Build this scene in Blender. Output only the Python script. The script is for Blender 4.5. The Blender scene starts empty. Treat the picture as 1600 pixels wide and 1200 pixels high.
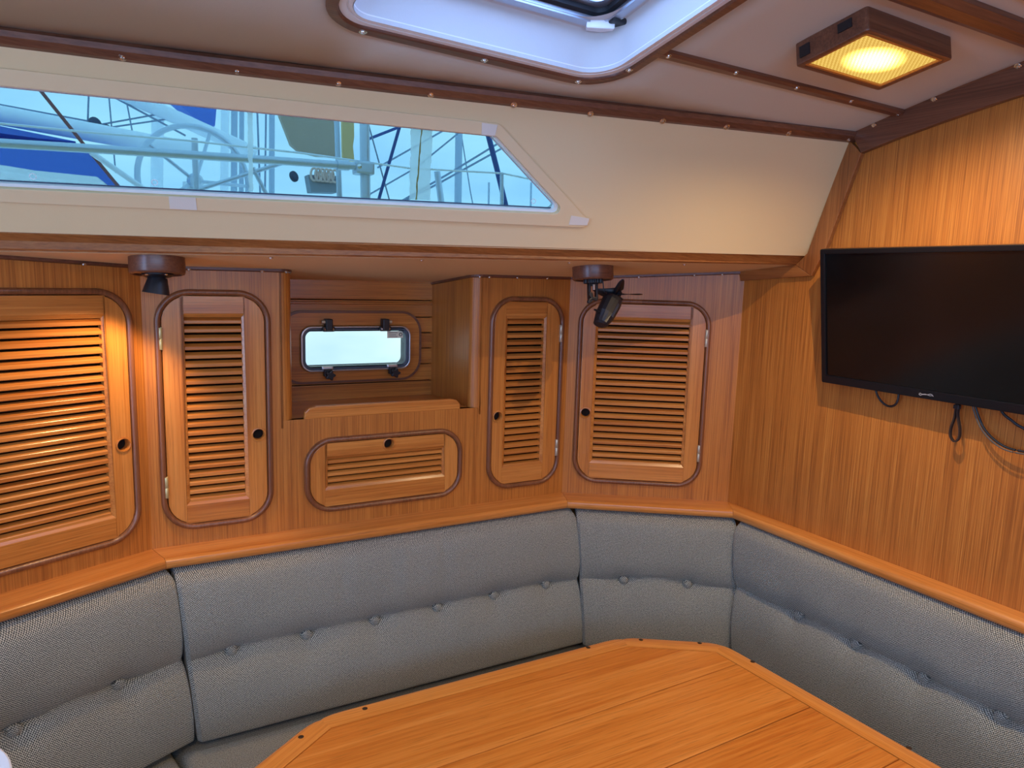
import bpy, bmesh, math, random
from mathutils import Vector, Matrix
from mathutils.geometry import tessellate_polygon
random.seed(7)
scene = bpy.context.scene
COL = scene.collection

# ------------------------------------------------------------------ camera
cam_data = bpy.data.cameras.new('camera')
cam_data.sensor_width = 36.0
cam_data.lens = 1129.84 / 1600 * 36
cam_data.clip_start = 0.02
cam_data.clip_end = 400
cam = bpy.data.objects.new('camera', cam_data)
COL.objects.link(cam)
RX = Vector((0.8756061, -0.4821144, 0.0296581))
RY = Vector((-0.0444701, -0.141601, -0.9889244))
RZ = Vector((0.4809744, 0.8645894, -0.1454264))
cam.matrix_world = Matrix(((RX.x, -RY.x, -RZ.x, 0), (RX.y, -RY.y, -RZ.y, 0), (RX.z, -RY.z, -RZ.z, 1.55), (0, 0, 0, 1)))
scene.camera = cam

# ------------------------------------------------------------------ view and sky
scene.view_settings.view_transform = 'Standard'
scene.view_settings.look = 'None'
scene.view_settings.gamma = 1
scene.view_settings.use_curve_mapping = False
scene.view_settings.exposure = 1.0
SKY_STRENGTH = 6.0
world = bpy.data.worlds.new('overcast sky')
scene.world = world
world.use_nodes = True
nt = world.node_tree
nt.nodes.clear()
wo = nt.nodes.new('ShaderNodeOutputWorld')
bg = nt.nodes.new('ShaderNodeBackground')
tc = nt.nodes.new('ShaderNodeTexCoord')
mp = nt.nodes.new('ShaderNodeMapping')
mp.inputs['Scale'].default_value = (2.2, 2.2, 6.0)
ns = nt.nodes.new('ShaderNodeTexNoise')
ns.inputs['Scale'].default_value = 1.6
ns.inputs['Detail'].default_value = 5
rp = nt.nodes.new('ShaderNodeValToRGB')
rp.color_ramp.elements[0].position = 0.38
rp.color_ramp.elements[0].color = (0.30, 0.50, 1.0, 1)
rp.color_ramp.elements[1].position = 0.66
rp.color_ramp.elements[1].color = (0.45, 0.66, 1.0, 1)
nt.links.new(tc.outputs['Generated'], mp.inputs['Vector'])
nt.links.new(mp.outputs[0], ns.inputs['Vector'])
nt.links.new(ns.outputs['Fac'], rp.inputs[0])
nt.links.new(rp.outputs[0], bg.inputs['Color'])
bg.inputs['Strength'].default_value = SKY_STRENGTH
nt.links.new(bg.outputs[0], wo.inputs[0])

# lamp settings (each lamp object is made in its own builder below)
DOME_WATTS = 11.0
DOME_COLOR = (1.0, 0.72, 0.40)
SPOT_WATTS = 3.2


# ------------------------------------------------------------------ materials
def srgb(r, g, b):
    f = lambda c: (c / 255) / 12.92 if c / 255 <= 0.04045 else ((c / 255 + 0.055) / 1.055) ** 2.4
    return (f(r), f(g), f(b), 1)


def new_mat(name):
    m = bpy.data.materials.new(name)
    m.use_nodes = True
    n = m.node_tree
    b = n.nodes['Principled BSDF']
    return m, n, b


def plain(name, col, rough=0.5, metal=0.0, spec=0.5, bump=None, emit=None):
    m, n, b = new_mat(name)
    b.inputs['Base Color'].default_value = (*col[:3], 1)
    b.inputs['Roughness'].default_value = rough
    b.inputs['Metallic'].default_value = metal
    b.inputs['Specular IOR Level'].default_value = spec
    if bump:
        t = n.nodes.new('ShaderNodeTexCoord')
        x = n.nodes.new('ShaderNodeTexNoise')
        x.inputs['Scale'].default_value = bump[0]
        x.inputs['Detail'].default_value = 3
        bp = n.nodes.new('ShaderNodeBump')
        bp.inputs['Strength'].default_value = bump[1]
        bp.inputs['Distance'].default_value = bump[2]
        n.links.new(t.outputs['Object'], x.inputs['Vector'])
        n.links.new(x.outputs['Fac'], bp.inputs['Height'])
        n.links.new(bp.outputs[0], b.inputs['Normal'])
    if emit:
        b.inputs['Emission Color'].default_value = (*emit[:3], 1)
        b.inputs['Emission Strength'].default_value = emit[3]
    return m


def wood(name, dark, mid, light, axis, fine=190, broad=16, rough=0.32, streak=0.55, coat=0.25):
    """Straight-grained timber; grain runs along the local axis given."""
    m, n, b = new_mat(name)
    L = n.links
    t = n.nodes.new('ShaderNodeTexCoord')
    oi = n.nodes.new('ShaderNodeObjectInfo')
    off = n.nodes.new('ShaderNodeVectorMath')
    off.operation = 'MULTIPLY_ADD'
    cmb = n.nodes.new('ShaderNodeCombineXYZ')
    for i in range(3):
        L.new(oi.outputs['Random'], cmb.inputs[i])
    L.new(cmb.outputs[0], off.inputs[0])
    off.inputs[1].default_value = (7.3, 5.1, 9.7)
    L.new(t.outputs['Object'], off.inputs[2])

    def noise(across, along, detail, dist=0.0):
        mpn = n.nodes.new('ShaderNodeMapping')
        s = [across] * 3
        s['XYZ'.index(axis)] = along
        mpn.inputs['Scale'].default_value = s
        L.new(off.outputs[0], mpn.inputs['Vector'])
        x = n.nodes.new('ShaderNodeTexNoise')
        x.inputs['Scale'].default_value = 1.0
        x.inputs['Detail'].default_value = detail
        x.inputs['Distortion'].default_value = dist
        L.new(mpn.outputs[0], x.inputs['Vector'])
        return x.outputs['Fac']

    nf = noise(fine, 3.0, 4)
    nb = noise(broad, 0.9, 3, 0.4)
    npore = noise(fine * 2.6, 14.0, 2)
    mix = n.nodes.new('ShaderNodeMath')
    mix.operation = 'MULTIPLY_ADD'
    L.new(nf, mix.inputs[0])
    mix.inputs[1].default_value = streak
    sc = n.nodes.new('ShaderNodeMath')
    sc.operation = 'MULTIPLY'
    L.new(nb, sc.inputs[0])
    sc.inputs[1].default_value = 1 - streak
    L.new(sc.outputs[0], mix.inputs[2])
    r = n.nodes.new('ShaderNodeValToRGB')
    e = r.color_ramp.elements
    e[0].position = 0.36
    e[0].color = (*dark[:3], 1)
    e[1].position = 0.66
    e[1].color = (*light[:3], 1)
    em = e.new(0.50)
    em.color = (*mid[:3], 1)
    L.new(mix.outputs[0], r.inputs[0])
    pr = n.nodes.new('ShaderNodeMapRange')
    pr.inputs['From Min'].default_value = 0.30
    pr.inputs['From Max'].default_value = 0.46
    pr.inputs['To Min'].default_value = 0.74
    pr.inputs['To Max'].default_value = 1.0
    L.new(npore, pr.inputs['Value'])
    mul = n.nodes.new('ShaderNodeVectorMath')
    mul.operation = 'SCALE'
    L.new(r.outputs[0], mul.inputs[0])
    L.new(pr.outputs[0], mul.inputs['Scale'])
    L.new(mul.outputs[0], b.inputs['Base Color'])
    b.inputs['Roughness'].default_value = rough
    b.inputs['Coat Weight'].default_value = coat
    b.inputs['Coat Roughness'].default_value = 0.22
    bp = n.nodes.new('ShaderNodeBump')
    bp.inputs['Strength'].default_value = 0.12
    bp.inputs['Distance'].default_value = 0.001
    L.new(nf, bp.inputs['Height'])
    L.new(bp.outputs[0], b.inputs['Normal'])
    return m


TEAK = (srgb(154, 90, 34), srgb(182, 112, 44), srgb(200, 130, 56))
TEAKB = (srgb(148, 86, 32), srgb(184, 113, 45), srgb(206, 138, 62))
DOOR = (srgb(174, 102, 42), srgb(196, 124, 54), srgb(214, 144, 70))
MIDT = (srgb(130, 76, 36), srgb(154, 94, 46), srgb(174, 112, 58))
RING = (srgb(104, 62, 38), srgb(126, 78, 48), srgb(144, 92, 58))
DARK = (srgb(88, 52, 36), srgb(108, 66, 46), srgb(124, 80, 56))
RAILC = (srgb(188, 110, 44), srgb(208, 132, 60), srgb(224, 152, 80))
EDGE = (srgb(210, 126, 48), srgb(226, 146, 62), srgb(236, 164, 82))
TAB = (srgb(198, 110, 36), srgb(216, 132, 50), srgb(230, 150, 68))
M = {}
M['panel'] = wood('teak veneer panel', *TEAK, 'Z', fine=380, broad=40, streak=0.7, rough=0.42, coat=0.1)
M['panel_bulkhead'] = wood('teak veneer bulkhead', *TEAKB, 'Z', fine=360, broad=40, streak=0.72, rough=0.42, coat=0.1)
for ax in 'XYZ':
    M['door' + ax] = wood('door teak ' + ax, *DOOR, ax, fine=230, broad=30, streak=0.45)
    M['dark' + ax] = wood('dark teak ' + ax, *DARK, ax, fine=240, broad=30, rough=0.38)
    M['ring' + ax] = wood('surround teak ' + ax, *RING, ax, fine=240, broad=30, rough=0.34)
    M['trim' + ax] = wood('moulding teak ' + ax, *MIDT, ax, fine=240, broad=30, rough=0.36)
    M['rail' + ax] = wood('capping teak ' + ax, *RAILC, ax, fine=170, broad=22, streak=0.4, rough=0.3)
    M['edge' + ax] = wood('table edge teak ' + ax, *EDGE, ax, fine=260, broad=30, streak=0.6, rough=0.28, coat=0.4)
    M['table' + ax] = wood('table teak ' + ax, *TAB, ax, fine=150, broad=16, streak=0.5, rough=0.28, coat=0.4)
    M['teak' + ax] = wood('teak ' + ax, *TEAK, ax, fine=200, broad=20, streak=0.45)
M['headliner'] = plain('grey white vinyl headliner', srgb(204, 200, 186), 0.75, bump=(420, 0.25, 0.0006))
M['cream'] = plain('cream vinyl', srgb(224, 198, 152), 0.75, bump=(420, 0.25, 0.0006))
M['liner'] = plain('white vinyl liner', srgb(200, 200, 200), 0.8, bump=(300, 0.2, 0.0006))
M['frame_cream'] = plain('cream window moulding', srgb(226, 200, 156), 0.55, bump=(300, 0.1, 0.0004))
M['tape'] = plain('white tape', srgb(222, 214, 200), 0.6, bump=(500, 0.5, 0.0004))
M['white'] = plain('white moulded plastic', srgb(236, 238, 240), 0.35)
M['black'] = plain('black plastic', srgb(24, 26, 32), 0.42)
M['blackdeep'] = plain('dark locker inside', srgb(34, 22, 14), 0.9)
M['rubber'] = plain('black gasket', srgb(16, 18, 24), 0.6)
M['portgrey'] = plain('slate gasket', srgb(74, 88, 104), 0.45)
M['steel'] = plain('polished screw steel', (0.75, 0.74, 0.72), 0.22, 1.0)
M['alu'] = plain('brushed aluminium', (0.55, 0.58, 0.64), 0.38, 1.0)
M['nickel'] = plain('nickel hinge', srgb(196, 190, 168), 0.4, 0.6)
M['brass'] = plain('brass hinge', srgb(206, 194, 140), 0.42, 0.5)
M['plug'] = plain('dark plug', srgb(62, 46, 30), 0.5, 0.3)
M['tvcase'] = plain('black television casing', srgb(14, 17, 24), 0.28)
M['tvscreen'] = plain('black television screen', srgb(8, 9, 12), 0.16, spec=0.6)
M['logo'] = plain('silver print', srgb(190, 192, 196), 0.4, 0.3)
M['sole'] = wood('cabin sole', srgb(70, 40, 22), srgb(96, 58, 32), srgb(120, 76, 44), 'X', fine=90, broad=18)
M['sticker'] = plain('cream sticker', srgb(244, 238, 214), 0.6)
M['ink'] = plain('sticker print', srgb(96, 98, 90), 0.7)
M['blue'] = plain('blue canvas', srgb(84, 116, 196), 0.85, bump=(60, 0.4, 0.004))
M['bluepale'] = plain('white spar', srgb(232, 238, 244), 0.5)
M['mast'] = plain('grey mast', srgb(168, 182, 200), 0.45, 0.3)
M['railsteel'] = plain('stainless rail', srgb(196, 206, 220), 0.32, 0.45)
M['boatwhite'] = plain('white gelcoat', srgb(240, 244, 246), 0.4)
M['canvas'] = plain('brown weathered canvas', srgb(188, 170, 152), 0.9, bump=(90, 0.4, 0.003))
M['tan'] = plain('tan canvas', srgb(226, 196, 140), 0.9)
M['ropered'] = plain('red brown rope', srgb(132, 84, 84), 0.85)
M['ropeblue'] = plain('dark blue rope', srgb(60, 84, 140), 0.85)
M['ropegrey'] = plain('grey rigging', srgb(130, 146, 170), 0.6)
M['ropecream'] = plain('cream and red rope', srgb(226, 200, 190), 0.85)
M['bag'] = plain('grey rope bag', srgb(150, 160, 172), 0.9)
M['blockgrey'] = plain('grey tackle block', srgb(64, 74, 96), 0.6)
M['sealant'] = plain('smeared sealant', srgb(206, 212, 206), 0.8, bump=(160, 0.8, 0.001))
M['sealant'] = None
_m, _n, _b = new_mat('smeared translucent sealant')
_t = _n.nodes.new('ShaderNodeBsdfTranslucent')
_t.inputs[0].default_value = (0.95, 0.95, 0.95, 1)
_x = _n.nodes.new('ShaderNodeBsdfTransparent')
_x.inputs[0].default_value = (0.92, 0.92, 0.92, 1)
_mx = _n.nodes.new('ShaderNodeMixShader')
_mx.inputs[0].default_value = 0.45
_n.links.new(_t.outputs[0], _mx.inputs[1])
_n.links.new(_x.outputs[0], _mx.inputs[2])
_n.links.new(_mx.outputs[0], _n.nodes['Material Output'].inputs[0])
M['sealant'] = _m
M['moss'] = plain('yellow green stain', srgb(120, 128, 72), 0.9)
M['buttonback'] = plain('thread', srgb(70, 74, 76), 0.9)


def fabric():
    m, n, b = new_mat('grey tweed upholstery')
    L = n.links
    t = n.nodes.new('ShaderNodeTexCoord')
    no = n.nodes.new('ShaderNodeTexNoise')
    no.inputs['Scale'].default_value = 60
    no.inputs['Detail'].default_value = 3
    L.new(t.outputs['UV'], no.inputs['Vector'])
    ad = n.nodes.new('ShaderNodeVectorMath')
    ad.operation = 'MULTIPLY_ADD'
    L.new(no.outputs['Color'], ad.inputs[0])
    ad.inputs[1].default_value = (0.003, 0.003, 0.003)
    L.new(t.outputs['UV'], ad.inputs[2])
    sp = n.nodes.new('ShaderNodeSeparateXYZ')
    L.new(ad.outputs[0], sp.inputs[0])

    def sin(o, p):
        a = n.nodes.new('ShaderNodeMath')
        a.operation = 'MULTIPLY'
        L.new(o, a.inputs[0])
        a.inputs[1].default_value = 2 * math.pi / p
        s = n.nodes.new('ShaderNodeMath')
        s.operation = 'SINE'
        L.new(a.outputs[0], s.inputs[0])
        return s.outputs[0]
    a = sin(sp.outputs[0], 0.0046)
    c = sin(sp.outputs[1], 0.0046)
    pr = n.nodes.new('ShaderNodeMath')
    pr.operation = 'MULTIPLY'
    L.new(a, pr.inputs[0])
    L.new(c, pr.inputs[1])
    n2 = n.nodes.new('ShaderNodeTexNoise')
    n2.inputs['Scale'].default_value = 420
    n2.inputs['Detail'].default_value = 2
    L.new(t.outputs['UV'], n2.inputs['Vector'])
    sm = n.nodes.new('ShaderNodeMath')
    sm.operation = 'MULTIPLY_ADD'
    L.new(n2.outputs['Fac'], sm.inputs[0])
    sm.inputs[1].default_value = 2.0
    L.new(pr.outputs[0], sm.inputs[2])
    r = n.nodes.new('ShaderNodeValToRGB')
    r.color_ramp.elements[0].position = 0.38
    r.color_ramp.elements[0].color = srgb(66, 71, 70)
    r.color_ramp.elements[1].position = 0.72
    r.color_ramp.elements[1].color = srgb(198, 198, 184)
    mr = n.nodes.new('ShaderNodeMapRange')
    mr.inputs['From Min'].default_value = -0.4
    mr.inputs['From Max'].default_value = 2.4
    L.new(sm.outputs[0], mr.inputs['Value'])
    L.new(mr.outputs[0], r.inputs[0])
    L.new(r.outputs[0], b.inputs['Base Color'])
    b.inputs['Roughness'].default_value = 0.95
    b.inputs['Specular IOR Level'].default_value = 0.15
    b.inputs['Sheen Weight'].default_value = 0.25
    bp = n.nodes.new('ShaderNodeBump')
    bp.inputs['Strength'].default_value = 0.35
    bp.inputs['Distance'].default_value = 0.0012
    L.new(pr.outputs[0], bp.inputs['Height'])
    L.new(bp.outputs[0], b.inputs['Normal'])
    return m


M['fabric'] = fabric()


def glass(name, tint, gloss=0.06):
    m = bpy.data.materials.new(name)
    m.use_nodes = True
    n = m.node_tree
    n.nodes.clear()
    o = n.nodes.new('ShaderNodeOutputMaterial')
    tr = n.nodes.new('ShaderNodeBsdfTransparent')
    tr.inputs[0].default_value = (*tint, 1)
    gl = n.nodes.new('ShaderNodeBsdfGlossy')
    gl.inputs['Roughness'].default_value = 0.03
    gl.inputs['Color'].default_value = (0.9, 0.95, 1, 1)
    mx = n.nodes.new('ShaderNodeMixShader')
    mx.inputs[0].default_value = gloss
    n.links.new(tr.outputs[0], mx.inputs[1])
    n.links.new(gl.outputs[0], mx.inputs[2])
    n.links.new(mx.outputs[0], o.inputs[0])
    return m


M['acrylic'] = glass('cyan tinted acrylic', (0.255, 0.322, 0.295), 0.02)
M['portglass'] = glass('porthole acrylic', (0.40, 0.39, 0.31), 0.02)
M['hatchglass'] = glass('hatch acrylic', (0.52, 0.56, 0.64), 0.04)
M['clearpane'] = glass('clear acrylic', (0.9, 0.95, 0.95), 0.04)


def lens_mat():
    m = bpy.data.materials.new('prismatic lamp lens')
    m.use_nodes = True
    n = m.node_tree
    n.nodes.clear()
    L = n.links
    o = n.nodes.new('ShaderNodeOutputMaterial')
    t = n.nodes.new('ShaderNodeTexCoord')
    mp_ = n.nodes.new('ShaderNodeMapping')
    mp_.inputs['Scale'].default_value = (1.0, 1.5, 1.0)
    L.new(t.outputs['Object'], mp_.inputs['Vector'])
    ln = n.nodes.new('ShaderNodeVectorMath')
    ln.operation = 'LENGTH'
    L.new(mp_.outputs[0], ln.inputs[0])
    mr = n.nodes.new('ShaderNodeMapRange')
    mr.interpolation_type = 'SMOOTHSTEP'
    mr.inputs['From Min'].default_value = 0.026
    mr.inputs['From Max'].default_value = 0.085
    mr.inputs['To Min'].default_value = 6.0
    mr.inputs['To Max'].default_value = 0.48
    L.new(ln.outputs['Value'], mr.inputs['Value'])
    ck = n.nodes.new('ShaderNodeTexChecker')
    ck.inputs['Scale'].default_value = 210
    ck.inputs['Color1'].default_value = (1.0, 0.66, 0.16, 1)
    ck.inputs['Color2'].default_value = (0.72, 0.42, 0.07, 1)
    L.new(t.outputs['Object'], ck.inputs['Vector'])
    em = n.nodes.new('ShaderNodeEmission')
    L.new(ck.outputs['Color'], em.inputs['Color'])
    L.new(mr.outputs[0], em.inputs['Strength'])
    tr = n.nodes.new('ShaderNodeBsdfTransparent')
    tr.inputs[0].default_value = (1, 0.93, 0.8, 1)
    mx = n.nodes.new('ShaderNodeMixShader')
    mx.inputs[0].default_value = 0.62
    L.new(tr.outputs[0], mx.inputs[1])
    L.new(em.outputs[0], mx.inputs[2])
    L.new(em.outputs[0], o.inputs[0])
    return m


M['lens'] = lens_mat()


# ------------------------------------------------------------------ mesh helpers
class MB:
    def __init__(self):
        self.v, self.f, self.s = [], [], []

    def add(self, verts, faces, smooth=False):
        k = len(self.v)
        self.v += [tuple(p) for p in verts]
        self.f += [tuple(i + k for i in f) for f in faces]
        self.s += [smooth] * len(faces)
        return self

    def box(self, a, b, bev=0.0):
        (x0, y0, z0), (x1, y1, z1) = a, b
        x0, x1 = min(x0, x1), max(x0, x1)
        y0, y1 = min(y0, y1), max(y0, y1)
        z0, z1 = min(z0, z1), max(z0, z1)
        if bev <= 0:
            vs = [(x, y, z) for x in (x0, x1) for y in (y0, y1) for z in (z0, z1)]
            return self.add(vs, [(0, 1, 3, 2), (4, 6, 7, 5), (0, 4, 5, 1), (2, 3, 7, 6), (0, 2, 6, 4), (1, 5, 7, 3)])
        bm = bmesh.new()
        bmesh.ops.create_cube(bm, size=1)
        for p in bm.verts:
            p.co = Vector(((x0 + x1) / 2 + p.co.x * (x1 - x0), (y0 + y1) / 2 + p.co.y * (y1 - y0), (z0 + z1) / 2 + p.co.z * (z1 - z0)))
        bmesh.ops.bevel(bm, geom=bm.edges[:], offset=bev, segments=2, affect='EDGES', profile=0.6)
        return self.from_bm(bm)

    def from_bm(self, bm, smooth=False):
        bm.verts.index_update()
        self.add([p.co for p in bm.verts], [tuple(q.index for q in f.verts) for f in bm.faces], smooth)
        bm.free()
        return self

    def prism(self, outer, holes, y0, y1, axes='xz', bev=0.0):
        """Polygon with holes in two local axes, extruded along the third from y0 to y1."""
        def P(p, h):
            if axes == 'xz':
                return (p[0], h, p[1])
            if axes == 'xy':
                return (p[0], p[1], h)
            return (h, p[0], p[1])
        loops = [outer] + list(holes)
        flat = [p for l in loops for p in l]
        tris = tessellate_polygon([[Vector((p[0], p[1], 0)) for p in l] for l in loops])
        n = len(flat)
        vs = [P(p, y0) for p in flat] + [P(p, y1) for p in flat]
        fs = [tuple(t) for t in tris] + [tuple(i + n for i in reversed(t)) for t in tris]
        k = 0
        for l in loops:
            m = len(l)
            for i in range(m):
                a, b = k + i, k + (i + 1) % m
                fs.append((a, b, b + n, a + n))
            k += m
        bm = bmesh.new()
        bv = [bm.verts.new(p) for p in vs]
        for f in fs:
            try:
                bm.faces.new([bv[i] for i in f])
            except ValueError:
                pass
        bmesh.ops.dissolve_limit(bm, angle_limit=0.001, verts=bm.verts[:], edges=[e for e in bm.edges if len(e.link_faces) == 2 and e.link_faces[0].normal.length >= 0 and abs(e.calc_face_angle(1.0)) < 0.001]) if False else None
        bmesh.ops.recalc_face_normals(bm, faces=bm.faces[:])
        if bev > 0:
            ed = [e for e in bm.edges if len(e.link_faces) == 2 and e.calc_face_angle(0) > 1.2 and abs((P((0, 0), 1)[0]) * (e.verts[0].co - e.verts[1].co).x + (P((0, 0), 1)[1]) * (e.verts[0].co - e.verts[1].co).y + (P((0, 0), 1)[2]) * (e.verts[0].co - e.verts[1].co).z) < 1e-6]
            bmesh.ops.bevel(bm, geom=ed, offset=bev, segments=2, affect='EDGES', profile=0.6)
        return self.from_bm(bm)

    def sweep(self, path, profile, up, closed=False, smooth=True, prof_closed=True):
        """Profile points (side, up) swept along a 3D path with mitred corners. up: constant vector or list."""
        n = len(path)
        path = [Vector(p) for p in path]
        rings = []
        for i, p in enumerate(path):
            u = Vector(up[i]) if isinstance(up, list) else Vector(up)
            if closed:
                t0 = (p - path[i - 1]).normalized()
                t1 = (path[(i + 1) % n] - p).normalized()
            else:
                t0 = (p - path[i - 1]).normalized() if i > 0 else (path[1] - p).normalized()
                t1 = (path[i + 1] - p).normalized() if i < n - 1 else t0
            t = (t0 + t1).normalized()
            c = max(0.3, t.dot(t0))
            side = t.cross(u).normalized()
            uu = side.cross(t).normalized()
            rings.append([p + side * (a / c) + uu * b for a, b in profile])
        m = len(profile)
        vs = [q for r in rings for q in r]
        fs = []
        last = n if closed else n - 1
        for i in range(last):
            j = (i + 1) % n
            for k in range(m if prof_closed else m - 1):
                l = (k + 1) % m
                fs.append((i * m + k, j * m + k, j * m + l, i * m + l))
        if not closed and prof_closed:
            fs.append(tuple(range(m - 1, -1, -1)))
            fs.append(tuple((n - 1) * m + k for k in range(m)))
        return self.add(vs, fs, smooth)

    def tube(self, path, r, seg=10, closed=False):
        prof = [(r * math.cos(2 * math.pi * k / seg), r * math.sin(2 * math.pi * k / seg)) for k in range(seg)]
        d = (Vector(path[1]) - Vector(path[0])).normalized()
        up = Vector((0, 0, 1)) if abs(d.z) < 0.8 else Vector((0, 1, 0.01))
        return self.sweep(path, prof, up, closed)

    def lathe(self, prof, seg=32, origin=(0, 0, 0), axis=(0, 0, 1)):
        """prof: (radius, height along axis)"""
        ax = Vector(axis).normalized()
        s = ax.orthogonal().normalized()
        q = ax.cross(s)
        o = Vector(origin)
        vs, fs = [], []
        m = len(prof)
        for k in range(seg):
            a = 2 * math.pi * k / seg
            d = s * math.cos(a) + q * math.sin(a)
            vs += [o + d * max(r, 1e-5) + ax * h for r, h in prof]
        for k in range(seg):
            j = (k + 1) % seg
            for i in range(m - 1):
                fs.append((k * m + i, j * m + i, j * m + i + 1, k * m + i + 1))
        return self.add(vs, fs, True)

    def build(self, name, mat, parent=None, loc=None, uv=None):
        me = bpy.data.meshes.new(name)
        me.from_pydata(self.v, [], self.f)
        me.polygons.foreach_set('use_smooth', self.s)
        bm = bmesh.new()
        bm.from_mesh(me)
        bmesh.ops.remove_doubles(bm, verts=bm.verts[:], dist=1e-6)
        bmesh.ops.recalc_face_normals(bm, faces=bm.faces[:])
        bm.to_mesh(me)
        bm.free()
        if any(self.s):
            me.set_sharp_from_angle(angle=math.radians(40))
        if uv:
            ul = me.uv_layers.new(name='weave')
            for lp in me.loops:
                co = me.vertices[lp.vertex_index].co
                ul.data[lp.index].uv = uv(co)
        me.materials.append(M[mat] if isinstance(mat, str) else mat)
        o = bpy.data.objects.new(name, me)
        COL.objects.link(o)
        if parent is not None:
            o.parent = parent
        if loc is not None:
            o.location = loc
        return o


def tag(o, label=None, cat=None, group=None, kind=None):
    if label:
        o['label'] = label
    if cat:
        o['category'] = cat
    if group:
        o['group'] = group
    if kind:
        o['kind'] = kind
    return o


def empty(name, mat=None, loc=None):
    o = bpy.data.objects.new(name, None)
    o.empty_display_size = 0.05
    COL.objects.link(o)
    if mat is not None:
        o.matrix_world = mat
    if loc is not None:
        o.location = loc
    return o


def struct(o, label=None):
    o['kind'] = 'structure'
    if label:
        o['label'] = label
    return o


def share(o, parent, loc, name=None, rot=None):
    c = o.copy()
    if name:
        c.name = name
    COL.objects.link(c)
    c.parent = parent
    c.location = loc
    if rot is not None:
        c.rotation_euler = rot
    return c


def rrect(x0, x1, z0, z1, r, seg=8):
    """rounded rectangle, anticlockwise; r scalar or four radii (bl, br, tr, tl)"""
    rr = [r] * 4 if not isinstance(r, (list, tuple)) else r
    pts = []
    for (cx, cz, a0, q) in ((x0 + rr[0], z0 + rr[0], 180, rr[0]), (x1 - rr[1], z0 + rr[1], 270, rr[1]), (x1 - rr[2], z1 - rr[2], 0, rr[2]), (x0 + rr[3], z1 - rr[3], 90, rr[3])):
        if q <= 0:
            pts.append((cx, cz))
            continue
        for k in range(seg + 1):
            a = math.radians(a0 + 90 * k / seg)
            pts.append((cx + q * math.cos(a), cz + q * math.sin(a)))
    return pts


# ------------------------------------------------------------------ wall frames (local x along the wall, y into it, z up)
def frame(ax, ay, ux, uy):
    return Matrix(((ux, -uy, 0, ax), (uy, ux, 0, ay), (0, 0, 1, 0), (0, 0, 0, 1)))


def unit(a, b):
    d = Vector((b[0] - a[0], b[1] - a[1]))
    return d.normalized(), d.length


C_L, C_M, C_R, C_B = (0.060, 1.828), (1.208, 1.830), (1.625, 1.543), (1.634, 0.719)
uL, _ = unit((-0.220, 1.690), C_L)
uM, LM = unit(C_L, C_M)
uR, LR = unit(C_M, C_R)
uB, _ = unit(C_R, C_B)
OL = (C_L[0] - uL.x * 0.3124, C_L[1] - uL.y * 0.3124)
FL = frame(*OL, uL.x, uL.y)
FM = frame(*C_L, uM.x, uM.y)
FR = frame(*C_M, uR.x, uR.y)
FB = frame(*C_R, uB.x, uB.y)
LEDGE = 0.892


def deck_z(x, y):
    """underside of the side deck"""
    return 1.571 - (-0.004 * (x + 0.174) + 0.102 * (y - 1.64)) / 0.995


T0, T1 = Vector((-0.14, 1.522)), Vector((1.629, 1.225))
tu = (T1 - T0).normalized()
tn = Vector((tu.y, -tu.x))


def cabin_z(x, y):
    """cambered headliner"""
    s = (Vector((x, y)) - T0).dot(tn)
    return 1.924 + 0.262 * s - 0.11 * s * s


def trim_y(x):
    return T0.y + (x - T0.x) * tu.y / tu.x


# ------------------------------------------------------------------ room shell
def wall(name, F, u0, u1, z0, z1, holes, mat='panel', thick=0.018, label=None):
    o = MB().prism([(u0, z0), (u1, z0), (u1, z1), (u0, z1)], holes, 0.0, thick).build(name, mat)
    o.matrix_world = F
    return struct(o, label)


D1 = (-0.135, 0.277, 0.941, 1.489)
D2 = (0.036, 0.266, 0.941, 1.489)
D3 = (0.892, 1.117, 0.941, 1.484)
D4 = (0.041, 0.408, 0.942, 1.484)
DD = (0.368, 0.788, 0.940, 1.114)
RC = 0.066


def hole_of(d, r=RC):
    return rrect(d[0] - 0.004, d[1] + 0.004, d[2] - 0.004, d[3] + 0.004, r)


wall('wall_port_aft', FL, -2.25, 0.3124, 0.0, 1.70, [hole_of(D1)], label='teak veneer panel behind the wide louvred door')
NICHE = (0.306, 0.851, 1.179)
wm = wall('wall_port', FM, 0.0, LM, 0.0, 1.565, [], label='teak veneer settee back wall with the porthole niche')
bpy.data.meshes.remove(wm.data)
nx0, nx1, nz = NICHE
top = 1.56
wm = MB().prism([(0, 0), (LM, 0), (LM, top), (nx1, top), (nx1, nz), (nx0, nz), (nx0, top), (0, top)], [hole_of(D2), hole_of(D3), hole_of(DD)], 0, 0.018).build('wall_port', 'panel')
wm.matrix_world = FM
struct(wm, 'teak veneer settee back wall with the porthole niche')
wall('wall_port_forward', FR, 0.0, LR + 0.01, 0.0, 1.62, [hole_of(D4)], label='angled teak veneer panel beside the bulkhead')
wb = MB().prism([(-0.7, 0.0), (3.0, 0.0), (3.0, 2.3), (-0.7, 2.3)], [], 0.0, 0.03).build('wall_bulkhead', 'panel_bulkhead')
wb.matrix_world = FB
struct(wb, 'teak veneer bulkhead behind the television')
fl = MB().box((-2.4, -1.8, -0.03), (1.7, 2.2, 0.0)).build('floor', 'sole')
struct(fl)
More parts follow.
